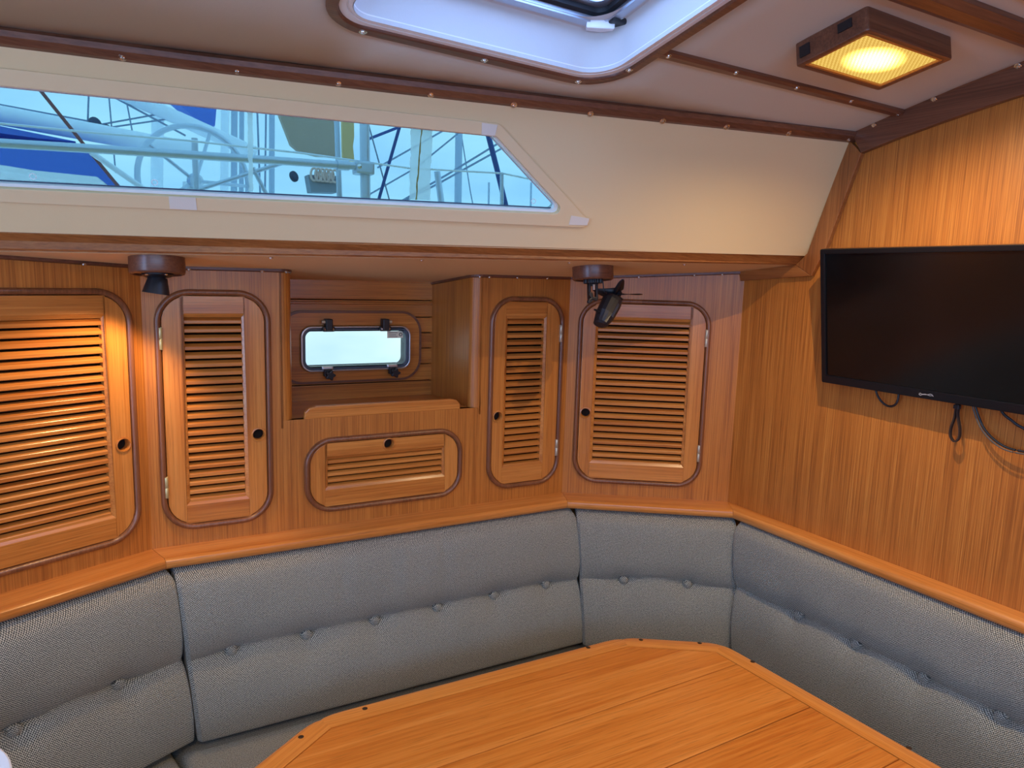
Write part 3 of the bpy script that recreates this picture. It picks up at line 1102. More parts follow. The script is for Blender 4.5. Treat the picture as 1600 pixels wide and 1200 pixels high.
def locker(F, d, lou, label, hinge_side, hole, hinge_mat, n_slats, pitch, drawer=False, rad=RC, r_lt=None):
    root = empty('louvred_locker', F)
    tag(root, label, 'locker')
    if drawer:
        root.name = 'drop_front_locker'
    u0, u1, z0, z1 = d
    a0, a1, b0, b1 = lou
    # surround bead
    path = [(p[0], 0.0, p[1]) for p in rrect(u0 - 0.006, u1 + 0.006, z0 - 0.006, z1 + 0.006, rad + 0.004, 12)]
    MB().sweep(path, ring_profile(), (0, -1, 0), closed=True).build('surround', 'ringZ', root)
    # locker inside
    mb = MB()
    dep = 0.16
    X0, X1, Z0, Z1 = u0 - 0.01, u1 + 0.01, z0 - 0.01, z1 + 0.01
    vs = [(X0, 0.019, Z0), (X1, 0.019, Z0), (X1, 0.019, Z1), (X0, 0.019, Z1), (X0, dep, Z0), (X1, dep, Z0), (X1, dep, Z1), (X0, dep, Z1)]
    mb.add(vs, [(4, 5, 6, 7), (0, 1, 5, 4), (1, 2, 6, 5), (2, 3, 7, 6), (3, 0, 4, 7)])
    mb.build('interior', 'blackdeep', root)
    yf, yb = -0.003, 0.015
    bw = 0.0085
    g = 0.0022
    e0, e1, y0_, y1_ = u0 + g, u1 - g, z0 + g, z1 - g
    sl0, sl1 = a0 - bw, a1 + bw
    r = rad - 0.006
    R4 = [r] * 4
    holes_l, holes_r, holes_t = [], [], []
    hr = 0.0155
    circ = [(hole[0] + hr * math.cos(2 * math.pi * k / 24), hole[1] + hr * math.sin(2 * math.pi * k / 24)) for k in range(24)]
    if drawer:
        holes_t = [circ]
    elif hole[0] < (u0 + u1) / 2:
        holes_l = [circ]
    else:
        holes_r = [circ]
    MB().prism(rrect(e0, sl0 - 0.0003, y0_, y1_, [r, 0, 0, r]), holes_l, yf, yb, bev=0.0012).build('stile', 'doorZ', root)
    MB().prism(rrect(sl1 + 0.0003, e1, y0_, y1_, [0, r, r, 0]), holes_r, yf, yb, bev=0.0012).build('stile', 'doorZ', root)
    MB().prism([(sl0, b1 + bw), (sl1, b1 + bw), (sl1, y1_), (sl0, y1_)], holes_t, yf, yb, bev=0.0008).build('rail', 'doorX', root)
    MB().prism([(sl0, y0_), (sl1, y0_), (sl1, b0 - bw), (sl0, b0 - bw)], [], yf, yb, bev=0.0008).build('rail', 'doorX', root)
    # bevelled bead round the louvres
    bead = MB()
    O4 = [(sl0, b0 - bw), (sl1, b0 - bw), (sl1, b1 + bw), (sl0, b1 + bw)]
    I4 = [(a0, b0), (a1, b0), (a1, b1), (a0, b1)]
    vs = [(p[0], yf + 0.0004, p[1]) for p in O4] + [(p[0], yf + 0.0058, p[1]) for p in I4] + [(p[0], yb, p[1]) for p in I4] + [(p[0], yb, p[1]) for p in O4]
    fs = []
    for k in range(4):
        l = (k + 1) % 4
        fs += [(k, l, l + 4, k + 4), (k + 4, l + 4, l + 8, k + 8), (k + 8, l + 8, l + 12, k + 12), (k + 12, l + 12, l, k)]
    bead.add(vs, fs)
    bead.build('louvre_bead', 'doorX', root)
    # slats
    w = a1 - a0 - 0.0004
    sec_ = [(0.0014, 0.0), (0.0, 0.0014), (0.0, 0.0076), (0.0012, 0.0092), (0.0118, 0.0148), (0.0128, 0.0080), (0.004, 0.0008)]
    k_ = pitch / 0.0206
    sec_ = [(p, q * k_) for p, q in sec_]
    m = len(sec_)
    sm = MB()
    sm.add([(-w / 2, p, q) for p, q in sec_] + [(w / 2, p, q) for p, q in sec_], [(i, (i + 1) % m, (i + 1) % m + m, i + m) for i in range(m)] + [tuple(range(m)), tuple(range(2 * m - 1, m - 1, -1))])
    first = None
    start = b1 - 0.0155 * k_
    for i in range(n_slats):
        loc = ((a0 + a1) / 2, 0.0012, start - i * pitch)
        if loc[2] < b0 - 0.0155:
            break
        if first is None:
            first = sm.build('slat', 'doorX', root, loc)
        else:
            share(first, root, loc, 'slat')
    # finger hole bush
    MB().lathe([(0.0155, 0.018), (0.0132, 0.018), (0.0132, -0.0015), (0.0146, -0.0034), (0.0170, -0.0027), (0.0176, 0.0006), (0.0155, 0.001)], 32, (hole[0], yf, hole[1]), (0, 1, 0)).build('finger_hole', 'doorX', root)
    MB().lathe([(0.0, 0.0), (0.0150, 0.0)], 24, (hole[0], 0.02, hole[1]), (0, 1, 0)).build('hole_shade', 'blackdeep', root)  # dark disc: shade inside the finger hole put into its colour
    # hinges
    if hinge_side:
        hx = u0 - 0.0005 if hinge_side < 0 else u1 + 0.0005
        for zc in ((1.389, 1.039) if not drawer else ()):
            h = MB()
            for q in (-0.5, 0.5):
                h.lathe([(0.0, -0.0123), (0.004, -0.0123), (0.0044, -0.0118), (0.0044, 0.0118), (0.004, 0.0123), (0.0, 0.0123)], 14, (hx, -0.0062, zc + q * 0.0255))
            h.box((hx - 0.0040, -0.0065, zc - 0.0255), (hx + 0.0040, -0.001, zc + 0.0255))
            h.build('hinge', hinge_mat, root)
    return root


locker(FL, D1, (-0.085, 0.224, 0.999, 1.438), 'widest louvred teak locker door, cut by the photo edge, lit by the reading lamp', 0, (0.256, 1.154), 'brass', 22, 0.0204)
locker(FM, D2, (0.086, 0.212, 0.997, 1.437), 'narrow louvred teak locker door with brass hinges between reading lamp and niche', -1, (0.245, 1.149), 'brass', 22, 0.0204)
locker(FM, D3, (0.9385, 1.0615, 1.001, 1.433), 'narrow louvred teak locker door between the niche and the fan', 1, (0.912, 1.149), 'nickel', 22, 0.0204)
locker(FR, D4, (0.0885, 0.3585, 1.000, 1.434), 'wide louvred teak locker door behind the fan, beside the bulkhead', 1, (0.062, 1.148), 'nickel', 22, 0.0204)
locker(FM, DD, (0.416, 0.739, 0.996, 1.068), 'low louvred teak drop front under the porthole shelf with finger hole on top', 0, (0.581, 1.096), 'nickel', 5, 0.0168, drawer=True, rad=0.062)


# ------------------------------------------------------------------ upholstery
def back_cushion(F, label, zt, zb, ut, ub, ot, ob, btns, zc, crease_arc=0.014, seed=1, puff=0.018, wrinkles=()):
    """ut/ub: (left, right) along the wall at top and bottom; ot/ob: face distance from the wall at top and bottom."""
    root = empty('back_cushion', F)
    tag(root, label, 'cushion', 'settee back cushions')
    NU, NV = int(max(24, (ut[1] - ut[0]) / 0.0095)), 62
    R_ = 0.034
    back = 0.012
    rs_ = random.Random(seed)
    ph = rs_.uniform(0, 6)

    def prof(d, r):
        t = min(max(d / r, 0.0), 1.0)
        return math.sqrt(max(0.0, 1 - (1 - t) ** 2))

    def crease_z(u):
        # line runs through the buttons and arches between them
        best = 0.0
        for a, b in zip(btns[:-1], btns[1:]):
            if a <= u <= b:
                best = math.sin(math.pi * (u - a) / (b - a))
        return zc + crease_arc * best + 0.004

    verts = []
    for j in range(NV + 1):
        # denser rows near edges
        tv = j / NV
        tv = 0.5 - 0.5 * math.cos(math.pi * tv) if True else tv
        tv = 0.45 * tv + 0.55 * (j / NV)
        z = zb + (zt - zb) * tv
        ul = ub[0] + (ut[0] - ub[0]) * tv
        ur = ub[1] + (ut[1] - ub[1]) * tv
        ol = ob + (ot - ob) * tv
        row = []
        for i in range(NU + 1):
            t = i / NU
            te = 0.5 - 0.5 * math.cos(math.pi * t)
            t = 0.12 * te + 0.88 * t
            # push two first columns close to the edge for the round
            u = ul + (ur - ul) * t
            du_ = min(u - ul, ur - u)
            dv_ = min(z - zb, zt - z)
            e = prof(du_, 0.014) * prof(dv_, R_)
            k = min(1.0, du_ / 0.05)
            cz_ = crease_z(u)
            dz = z - cz_
            # upper roll hangs over a sharp crease, lower roll swells under it
            near = max(math.exp(-((u - bu) / 0.05) ** 2) for bu in btns)
            cr = (0.012 * math.exp(-(dz / 0.010) ** 2) if dz < 0 else 0.012 * math.exp(-(dz / 0.0055) ** 2)) + 0.012 * math.exp(-(dz / 0.032) ** 2)
            cr *= (0.35 + 0.65 * k) * (0.55 + 0.45 * near)
            low = max(0.0, 1 - abs((z - (zb + zc) / 2) / ((zc - zb) / 2)) ** 2.2) if z < zc else 0
            upr = max(0.0, 1 - abs((z - (zt + zc) / 2) / ((zt - zc) / 2)) ** 2.5) if z >= zc else 0
            p = puff * (low + 0.85 * upr)
            bt = 0.0
            for bu in btns:
                r2 = ((u - bu) ** 2 + (z - zc) ** 2)
                bt += 0.006 * math.exp(-r2 / (0.022 ** 2)) + 0.005 * math.exp(-((u - bu) / 0.03) ** 2 - ((z - zc) / 0.07) ** 2)
            wr = 0.0
            for wu, wz, ws_, wa_ in wrinkles:
                wr += wa_ * math.exp(-((u - wu) / ws_) ** 2) * math.exp(-((z - wz) / 0.07) ** 2)
            wob = 0.0012 * math.sin(u * 23 + ph) * math.sin(z * 31 + ph * 2)
            off = back + (ol - back) * e * 1.0 + (p - cr - bt + wob + wr) * e
            row.append((u, -max(off, back), z))
        verts.append(row)
    mb = MB()
    vs = [p for r in verts for p in r]
    W = NU + 1
    fs = [(j * W + i, j * W + i + 1, (j + 1) * W + i + 1, (j + 1) * W + i) for j in range(NV) for i in range(NU)]
    # flat back
    n0 = len(vs)
    rim = [j * W for j in range(NV + 1)] + [NV * W + i for i in range(1, W)] + [j * W + NU for j in range(NV - 1, -1, -1)] + [i for i in range(NU - 1, 0, -1)]
    bk = [(vs[i][0], -0.002, vs[i][2]) for i in rim]
    vs2 = vs + bk
    m = len(rim)
    for k in range(m):
        l = (k + 1) % m
        fs.append((rim[k], rim[l], n0 + l, n0 + k))
    fs.append(tuple(n0 + k for k in range(m)))
    mb.add(vs2, fs, True)
    body = mb.build('upholstery', 'fabric', root, uv=lambda c: (c.x, c.z))
    # buttons: sit in the dimples
    for bu in btns:
        yb_ = min(vs, key=lambda q: (q[0] - bu) ** 2 + (q[2] - zc) ** 2)[1]
        b = MB().lathe([(0.0, 0.0235), (0.005, 0.0230), (0.0095, 0.0208), (0.0125, 0.0165), (0.0134, 0.010), (0.0120, -0.002), (0.0, -0.006)], 22, (bu, yb_, zc), (0, -1, 0.06))
        b.build('button', 'fabric', root, uv=lambda c: (c.x, c.z))
    return root


WR = [(0.42, 0.79, 0.012, -0.0035), (0.455, 0.78, 0.01, 0.002), (0.55, 0.80, 0.013, -0.004), (0.59, 0.79, 0.010, 0.003), (0.70, 0.80, 0.012, -0.0045), (0.735, 0.78, 0.01, 0.002), (0.33, 0.78, 0.014, -0.002), (0.62, 0.53, 0.02, -0.002)]


def seam(F_, ut, ot, ub, ob):
    return [F_ @ Vector((ut, -ot, 0)), F_ @ Vector((ub, -ob, 0))]


S_LM = seam(FM, 0.042, 0.100, 0.076, 0.150)
S_MR = seam(FM, 1.135, 0.105, 1.152, 0.150)
S_RB = seam(FR, 0.514, 0.105, 0.552, 0.145)
U = lambda F_, S: [(F_.inverted() @ p).x for p in S]
g_ = -0.010
lm_l, lm_m, mr_m, mr_r, rb_r, rb_b = U(FL, S_LM), U(FM, S_LM), U(FM, S_MR), U(FR, S_MR), U(FR, S_RB), U(FB, S_RB)
back_cushion(FL, 'grey tweed back cushion with two buttons showing, leftmost, under the widest louvred door', 0.867, 0.437, (-0.35, lm_l[0] - g_), (-0.35, lm_l[1] - g_), 0.096, 0.146, [-0.230, -0.029, 0.172], 0.652, seed=2, puff=0.023)
back_cushion(FM, 'longest grey tweed back cushion with six buttons, under the drop front', 0.867, 0.437, (lm_m[0] + g_, mr_m[0] - g_), (lm_m[1] + g_, mr_m[1] - g_), 0.096, 0.146, [0.156, 0.333, 0.510, 0.687, 0.862, 1.036], 0.649, seed=5, wrinkles=WR, puff=0.023)
back_cushion(FR, 'small grey tweed corner back cushion with two buttons, under the fan', 0.867, 0.437, (mr_r[0] + g_, rb_r[0] - g_), (mr_r[1] + g_, rb_r[1] - g_), 0.096, 0.142, [0.198, 0.387], 0.660, seed=9, puff=0.016)
back_cushion(FB, 'bluish grey tweed back cushion along the bulkhead below the television', 0.867, 0.437, (rb_b[0] + g_, 1.50), (rb_b[1] + g_, 1.50), 0.058, 0.082, [0.322, 0.495, 0.665, 0.829, 1.0, 1.17], 0.675, seed=12, crease_arc=0.009, puff=0.016)


def seat(name, poly, label, z0=0.31, z1=0.436):
    mb = MB()
    # rounded-edge slab
    n = len(poly)
    c = Vector((sum(p[0] for p in poly) / n, sum(p[1] for p in poly) / n))
    rings = []

    def inset_poly(d):
        out = []
        for i, p in enumerate(poly):
            a, q, b = Vector(poly[i - 1]), Vector(p), Vector(poly[(i + 1) % n])
            d0, d1 = (q - a).normalized(), (b - q).normalized()
            n0, n1 = Vector((-d0.y, d0.x)), Vector((-d1.y, d1.x))
            bis = (n0 + n1).normalized()
            out.append(q + bis * (d / max(0.25, bis.dot(n0))))
        return out
    for d, h in ((0.012, z0), (0.0, z0 + 0.012), (0.0, z1 - 0.03), (0.004, z1 - 0.014), (0.013, z1 - 0.004), (0.03, z1)):
        rings.append([(p.x, p.y, h) for p in inset_poly(d)])
    vs = [p for r in rings for p in r]
    fs = []
    for k in range(len(rings) - 1):
        for i in range(n):
            j = (i + 1) % n
            fs.append((k * n + i, k * n + j, (k + 1) * n + j, (k + 1) * n + i))
    fs.append(tuple(range(n - 1, -1, -1)))
    fs.append(tuple((len(rings) - 1) * n + i for i in range(n)))
    mb.add(vs, fs, True)
    root = mb.build('seat_cushion', 'fabric', uv=lambda q: (q.x, q.y + q.z))
    return tag(root, label, 'cushion', 'settee seat cushions')


def W2(F, u, off):
    v = F @ Vector((u, -off, 0))
    return (v.x, v.y)


cL = isect(Vector(C_L) + nrm[0] * 0.52, uL, Vector(C_L) + nrm[1] * 0.52, uM)
cLw = isect(Vector(C_L) + nrm[0] * 0.02, uL, Vector(C_L) + nrm[1] * 0.02, uM)
cR = isect(Vector(C_M) + nrm[1] * 0.52, uM, Vector(C_R) + nrm[3] * 0.47, uB)
seat('seat_cushion', [W2(FL, -0.35, 0.52), (cL.x - 0.003, cL.y), (cLw.x - 0.003, cLw.y), W2(FL, -0.35, 0.02)], 'grey tweed seat cushion below the leftmost back cushion, mostly out of frame')
seat('seat_cushion', [(cL.x + 0.003, cL.y), (cR.x, cR.y), W2(FB, 0.02, 0.02), W2(FR, 0.02, 0.02), (cLw.x + 0.003, cLw.y)], 'grey tweed seat cushion glimpsed between the longest back cushion and the table')
seat('seat_cushion', [(cR.x + 0.004, cR.y - 0.006), W2(FB, 1.5, 0.47), W2(FB, 1.5, 0.02), W2(FB, 0.03, 0.02)], 'grey tweed seat cushion along the bulkhead, hidden behind the table')
sbm = MB()
sbm.prism([W2(FL, -0.35, 0.48), (cL.x, cL.y + 0.05), (cR.x - 0.0, cR.y + 0.04), W2(FB, 1.5, 0.43), W2(FB, 1.5, 0.002), W2(FB, 0.0, 0.002), W2(FM, LM, 0.002), (C_L[0], C_L[1] - 0.003), W2(FL, -0.35, 0.002)], [], 0.001, 0.309, axes='xy')
sbo = sbm.build('settee_base', 'teakZ')
tag(sbo, 'teak settee base carrying the grey seat cushions', 'settee')

# ------------------------------------------------------------------ saloon table
TZ = 0.70
TT = 0.028
TABLE = empty('saloon_table', Matrix.Translation((0.68, 0.72, 0)))
tag(TABLE, 'varnished teak saloon table with chamfered corners and dark plugs', 'table')
tx, ty = 0.68, 0.72
out_ = [(0.102, 1.150), (0.102, 0.15), (1.310, 0.15), (1.249, 1.172), (1.044, 1.303), (0.312, 1.303)]
out_ = [(0.312, 1.303), (0.108, 1.155), (0.108, 0.15), (1.312, 0.15), (1.251, 1.170), (1.046, 1.303)]  # anticlockwise
BW = 0.052


def inset_cc(poly, d):
    n = len(poly)
    r = []
    for i, p in enumerate(poly):
        a, q, b = Vector(poly[i - 1]), Vector(p), Vector(poly[(i + 1) % n])
        d0, d1 = (q - a).normalized(), (b - q).normalized()
        n0, n1 = Vector((-d0.y, d0.x)), Vector((-d1.y, d1.x))
        bis = (n0 + n1).normalized()
        r.append(q + bis * (d / bis.dot(n0)))
    return r


inn_ = inset_cc(out_, BW)
no_ = len(out_)
for i in range(no_):
    j = (i + 1) % no_
    a, b = Vector(out_[i]), Vector(out_[j])
    ia, ib = inn_[i], inn_[j]
    d = (b - a).normalized()
    nn_ = Vector((-d.y, d.x))
    # profile across the board, outer edge rounded; corners eased at both ends
    mb = MB()
    secs = []
    L_ = (b - a).length
    for t, eas in ((0.0, 1.0), (0.012, 0.62), (0.028, 0.25), (0.05, 0.0), (L_ - 0.05, 0.0), (L_ - 0.028, 0.25), (L_ - 0.012, 0.62), (L_, 1.0)):
        f0 = t / L_
        po = a + d * t
        pi_ = ia + (ib - ia) * f0
        e = eas ** 1.6 * 0.012
        po = po + (pi_ - po).normalized() * e
        for fr_, z in ((0.0, TZ - TT + 0.006), (0.0, TZ - 0.010), (0.05, TZ - 0.004), (0.14, TZ - 0.0008), (0.22, TZ), (0.960, TZ), (0.960, TZ - TT), (0.12, TZ - TT)):
            q = po + (pi_ - po) * fr_
            secs.append((q.x - tx, q.y - ty, z))
    m = 8
    fs = []
    for k in range(7):
        for l in range(m):
            fs.append((k * m + l, k * m + (l + 1) % m, (k + 1) * m + (l + 1) % m, (k + 1) * m + l))
    fs += [tuple(range(m)), tuple(7 * m + l for l in range(m - 1, -1, -1))]
    # own frame so that the grain follows the board
    ang = math.atan2(d.y, d.x)
    mid = (a + b) / 2
    Fo = Matrix.Translation((mid.x - tx, mid.y - ty, 0)) @ Matrix.Rotation(ang, 4, 'Z')
    inv = Fo.inverted()
    mb.add([inv @ Vector(p) for p in secs], fs, True)
    o = mb.build('edge_board', 'edgeX', TABLE)
    o.matrix_local = Fo


def clip_band(poly, y0, y1):
    def clip(ps, f):
        r = []
        for i, p in enumerate(ps):
            q = ps[(i + 1) % len(ps)]
            fp, fq = f(p), f(q)
            if fp >= 0:
                r.append(p)
            if fp * fq < 0:
                t = fp / (fp - fq)
                r.append((p[0] + (q[0] - p[0]) * t, p[1] + (q[1] - p[1]) * t))
        return r
    ps = [(p[0], p[1]) for p in poly]
    ps = clip(ps, lambda p: p[1] - y0)
    return clip(ps, lambda p: y1 - p[1])


tilt = 0.028  # boards run almost along the cabin
pin = [(p.x, p.y - tilt * (p.x - 0.68)) for p in inn_]
yb_ = [0.19, 0.31, 0.50, 0.69, 0.876, 1.066, 1.27]
for y0, y1 in zip(yb_[:-1], yb_[1:]):
    ps = clip_band(pin, y0 + 0.0013, y1 - 0.0013)
    if len(ps) < 3:
        continue
    ps = [(p[0] - tx, p[1] + tilt * (p[0] - 0.68) - ty) for p in ps]
    MB().prism(ps, [], TZ - 0.022, TZ - 0.0004, axes='xy', bev=0.0005).build('plank', 'tableX', TABLE)
for x, y in ((0.272, 1.250), (0.404, 1.284), (0.942, 1.289), (1.078, 1.264), (1.196, 1.190), (1.246, 1.072), (1.274, 0.717)):
    MB().lathe([(0.0, 0.0006), (0.0048, 0.0004), (0.0054, 0.0)], 18, (x - tx, y - ty, TZ)).build('plug', 'plug', TABLE)
ped = MB()
ped.lathe([(0.16, 0.0), (0.16, 0.012), (0.06, 0.03), (0.05, 0.06), (0.05, 0.66), (0.12, TZ - TT + 0.002), (0.12, TZ - 0.023)], 28)
ped.build('pedestal', 'darkZ', TABLE)


# ------------------------------------------------------------------ ceiling lights
def dome_light(x0, x1, y0, y1, label, on=True):
    cx, cy = (x0 + x1) / 2, (y0 + y1) / 2
    zc_ = cabin_z(cx, cy)
    sx = (cabin_z(x1, cy) - cabin_z(x0, cy)) / (x1 - x0)
    sy = (cabin_z(cx, y1) - cabin_z(cx, y0)) / (y1 - y0)
    ex = Vector((1, 0, sx)).normalized()
    ez = ex.cross(Vector((0, 1, sy))).normalized()
    ey = ez.cross(ex)
    F_ = Matrix(((ex.x, ey.x, ez.x, cx), (ex.y, ey.y, ez.y, cy), (ex.z, ey.z, ez.z, zc_), (0, 0, 0, 1)))
    root = empty('ceiling_light', F_)
    tag(root, label, 'ceiling light', 'square cabin dome lights')
    hx, hy, H = (x1 - x0) / 2, (y1 - y0) / 2, 0.042
    MB().prism(rrect(-hx, hx, -hy, hy, 0.006, 4), [rrect(-hx + 0.012, hx - 0.012, -hy + 0.011, hy - 0.011, 0.003, 3)], -H, 0.001, axes='xy', bev=0.003).build('housing', 'darkX', root)
    MB().box((-hx + 0.006, -hy + 0.006, -0.006), (hx - 0.006, hy - 0.006, -0.003)).build('reflector', 'plug', root)
    MB().prism(rrect(-hx + 0.012, hx - 0.012, -hy + 0.011, hy - 0.011, 0.003, 3), [rrect(-hx + 0.0165, hx - 0.0165, -hy + 0.0155, hy - 0.0155, 0.003, 3)], -H + 0.001, -H + 0.006, axes='xy').build('lens_rim', 'doorX', root)
    MB().box((-hx + 0.0128, -hy + 0.0118, -H + 0.005), (hx - 0.0128, hy - 0.0118, -H + 0.007)).build('lens', 'lens', root)
    for yy, s in ((-hy * 0.42, 0.75), (hy * 0.70, 1.0)):
        MB().box((-hx - 0.0022, yy - 0.011 * (1.25 if s < 1 else 1), -H * 0.5 - 0.0105 * s + (0.006 if s < 1 else 0)), (-hx + 0.001, yy + 0.011 * (1.25 if s < 1 else 1), -H * 0.5 + 0.0105 * s + (0.006 if s < 1 else 0)), 0.001).build('switch', 'black', root)
    if on:
        ld = bpy.data.lights.new('dome bulb', 'SPOT')
        ld.spot_size = math.radians(168)
        ld.spot_blend = 0.85
        ld.energy = DOME_WATTS
        ld.color = DOME_COLOR
        ld.shadow_soft_size = 0.002
        lo = bpy.data.objects.new('bulb', ld)
        COL.objects.link(lo)
        lo.parent = root
        lo.location = (0, 0, -0.0395)
    return root


dome_light(1.134, 1.380, 0.851, 0.999, 'lit square dome light with wooden housing on the headliner beside the hatch')
dome_light(-0.35, -0.10, -0.10, 0.05, 'second lit dome light overhead behind the photographer')
dome_light(1.05, 1.30, -0.45, -0.30, 'third lit dome light overhead on the far side of the cabin')


# ------------------------------------------------------------------ reading lamp and fan, on round wooden pads under the side deck
dnrm = Vector((-0.004, 0.102, 0.995)).normalized()


def pad_frame(x, y):
    z = deck_z(x, y)
    ez = dnrm
    ex = Vector((1, -0.14, 0))
    ex = (ex - ez * ex.dot(ez)).normalized()
    ey = ez.cross(ex)
    return Matrix(((ex.x, ey.x, ez.x, x), (ex.y, ey.y, ez.y, y), (ex.z, ey.z, ez.z, z), (0, 0, 0, 1)))


PADP = [(0.0, 0.0), (0.053, 0.0), (0.053, -0.030), (0.0515, -0.0335), (0.049, -0.035), (0.046, -0.035), (0.0455, -0.0315), (0.0, -0.0315)]
RL = empty('reading_lamp', pad_frame(0.087, 1.668))
tag(RL, 'black cone reading lamp on a round wooden pad under the side deck', 'reading lamp')
MB().lathe(PADP, 40).build('pad', 'darkX', RL)
MB().lathe([(0.0, -0.031), (0.030, -0.031), (0.030, -0.036), (0.024, -0.040), (0.014, -0.041), (0.014, -0.045), (0.0, -0.045)], 28).build('base', 'black', RL)
for q in (-0.018, 0.017):
    MB().lathe([(0, 0.003), (0.003, 0.002), (0.004, 0)], 12, (q, -0.022, -0.036), (0, 0, -1)).build('screw', 'steel', RL)
sax = Vector((-0.16, 0.06, -1)).normalized()
shp = [(0.0, 0.0), (0.0170, 0.0), (0.0185, 0.002), (0.0262, 0.034), (0.0250, 0.034), (0.0170, 0.004), (0.0, 0.004)]
MB().lathe(shp, 32, (0.0, 0.0, -0.040), sax).build('shade', 'black', RL)
bl = MB().lathe([(0.0, 0.0), (0.006, 0.001), (0.0095, 0.006), (0.0095, 0.010), (0.006, 0.016), (0.0, 0.018)], 18, Vector((0, 0, -0.040)) + sax * 0.008, sax).build('lamp_glass', plain('lit bulb', (1, 0.8, 0.5), 0.4, emit=(1, 0.72, 0.38, 6)), RL)
sd = bpy.data.lights.new('reading spot', 'SPOT')
sd.energy = SPOT_WATTS
sd.color = (1.0, 0.62, 0.28)
sd.spot_size = math.radians(118)
sd.spot_blend = 0.5
sd.shadow_soft_size = 0.012
so_ = bpy.data.objects.new('reading_spot', sd)
COL.objects.link(so_)
so_.parent = RL
so_.location = Vector((0, 0, -0.040)) + sax * 0.034
so_.rotation_euler = Vector((-0.42, 0.10, -1)).to_track_quat('-Z', 'Y').to_euler()

FAN = empty('cabin_fan', pad_frame(1.098, 1.562))
tag(FAN, 'small black cabin fan with bare blades on a round wooden pad', 'fan')
Fi = FAN.matrix_world.inverted()
loc = lambda x, y, z: Fi @ Vector((x, y, z))
MB().lathe(PADP, 40).build('pad', 'darkX', FAN)
kn = MB()
ribs = []
for i in range(60):
    a = 2 * math.pi * i / 60
    r = 0.0235 + 0.0016 * (1 if (i // 2) % 2 else -1)
    ribs.append((r * math.cos(a), r * math.sin(a)))
kn.prism(ribs, [], -0.043, -0.0312, axes='xy', bev=0.001)
kn.build('swivel_base', 'black', FAN)
yk = MB()
yk.box((-0.015, -0.006, -0.084), (-0.009, 0.006, -0.042), 0.0015)
yk.box((0.006, -0.006, -0.084), (0.012, 0.006, -0.042), 0.0015)
yk.box((-0.015, -0.006, -0.050), (0.012, 0.006, -0.042), 0.0015)
yk.build('yoke', 'black', FAN)
MB().box((-0.004, -0.004, -0.060), (0.002, -0.0075, -0.046), 0.0004).build('yoke_plate', 'alu', FAN)
wg = MB()
wing = []
for i in range(36):
    a = 2 * math.pi * i / 36
    r = 0.0105 + 0.0065 * math.cos(3 * a + 0.6)
    wing.append((-0.012 + r * math.cos(a), -0.082 + r * math.sin(a)))
wg.prism(wing, [], -0.019, -0.010, bev=0.002)
wg.build('wing_knob', 'black', FAN)
# motor body: tapered octagonal block leaning up towards the hull
mc = loc(1.142, 1.548, 1.474)
axis = (Fi.to_3x3() @ Vector((0.64, 0.30, 0.71))).normalized()   # long axis, up and forward
sidev = (Fi.to_3x3() @ Vector((0.80, 0.20, -0.55)))
sidev = (sidev - axis * sidev.dot(axis)).normalized()
thirdv = axis.cross(sidev)
mb = MB()
secs = []
for h, w, t in ((-0.054, 0.010, 0.014), (-0.050, 0.016, 0.021), (-0.02, 0.0260, 0.0255), (0.024, 0.0285, 0.027), (0.036, 0.026, 0.026), (0.042, 0.017, 0.018)):
    ring = []
    for i in range(16):
        a = 2 * math.pi * (i + 0.5) / 16
        cx_, cy_ = math.cos(a), math.sin(a)
        k = 1 / max(abs(cx_), abs(cy_), (abs(cx_) + abs(cy_)) / 1.38)
        ring.append(mc + axis * h + sidev * (w * cx_ * k) + thirdv * (t * cy_ * k))
    secs.append(ring)
vs = [p for r in secs for p in r]
fs = [(k * 16 + i, k * 16 + (i + 1) % 16, (k + 1) * 16 + (i + 1) % 16, (k + 1) * 16 + i) for k in range(5) for i in range(16)]
fs += [tuple(range(15, -1, -1)), tuple(5 * 16 + i for i in range(16))]
mb.add(vs, fs, False)
mot = mb.build('motor', 'black', FAN)
# raised maker's strip on the side that faces the cabin
view = (Fi.to_3x3() @ Vector((-0.57, -0.82, 0.05))).normalized()
sd_ = [sidev, -sidev, thirdv, -thirdv]
face = max(sd_, key=lambda v: v.dot(view))
oth = axis.cross(face).normalized()
sp = MB()
base = mc + face * 0.0262
for i in range(9):
    c0 = base + axis * (-0.026 + i * 0.0052)
    for k in (0,):
        p = [c0 + oth * a + axis * b + face * c for a in (-0.004, 0.004) for b in (0, 0.0032) for c in (-0.002, 0.0006)]
        sp.add(p, [(0, 1, 3, 2), (4, 6, 7, 5), (0, 4, 5, 1), (2, 3, 7, 6), (0, 2, 6, 4), (1, 5, 7, 3)])
sp.build('name_relief', plain('grey relief', srgb(70, 78, 92), 0.5), mot)
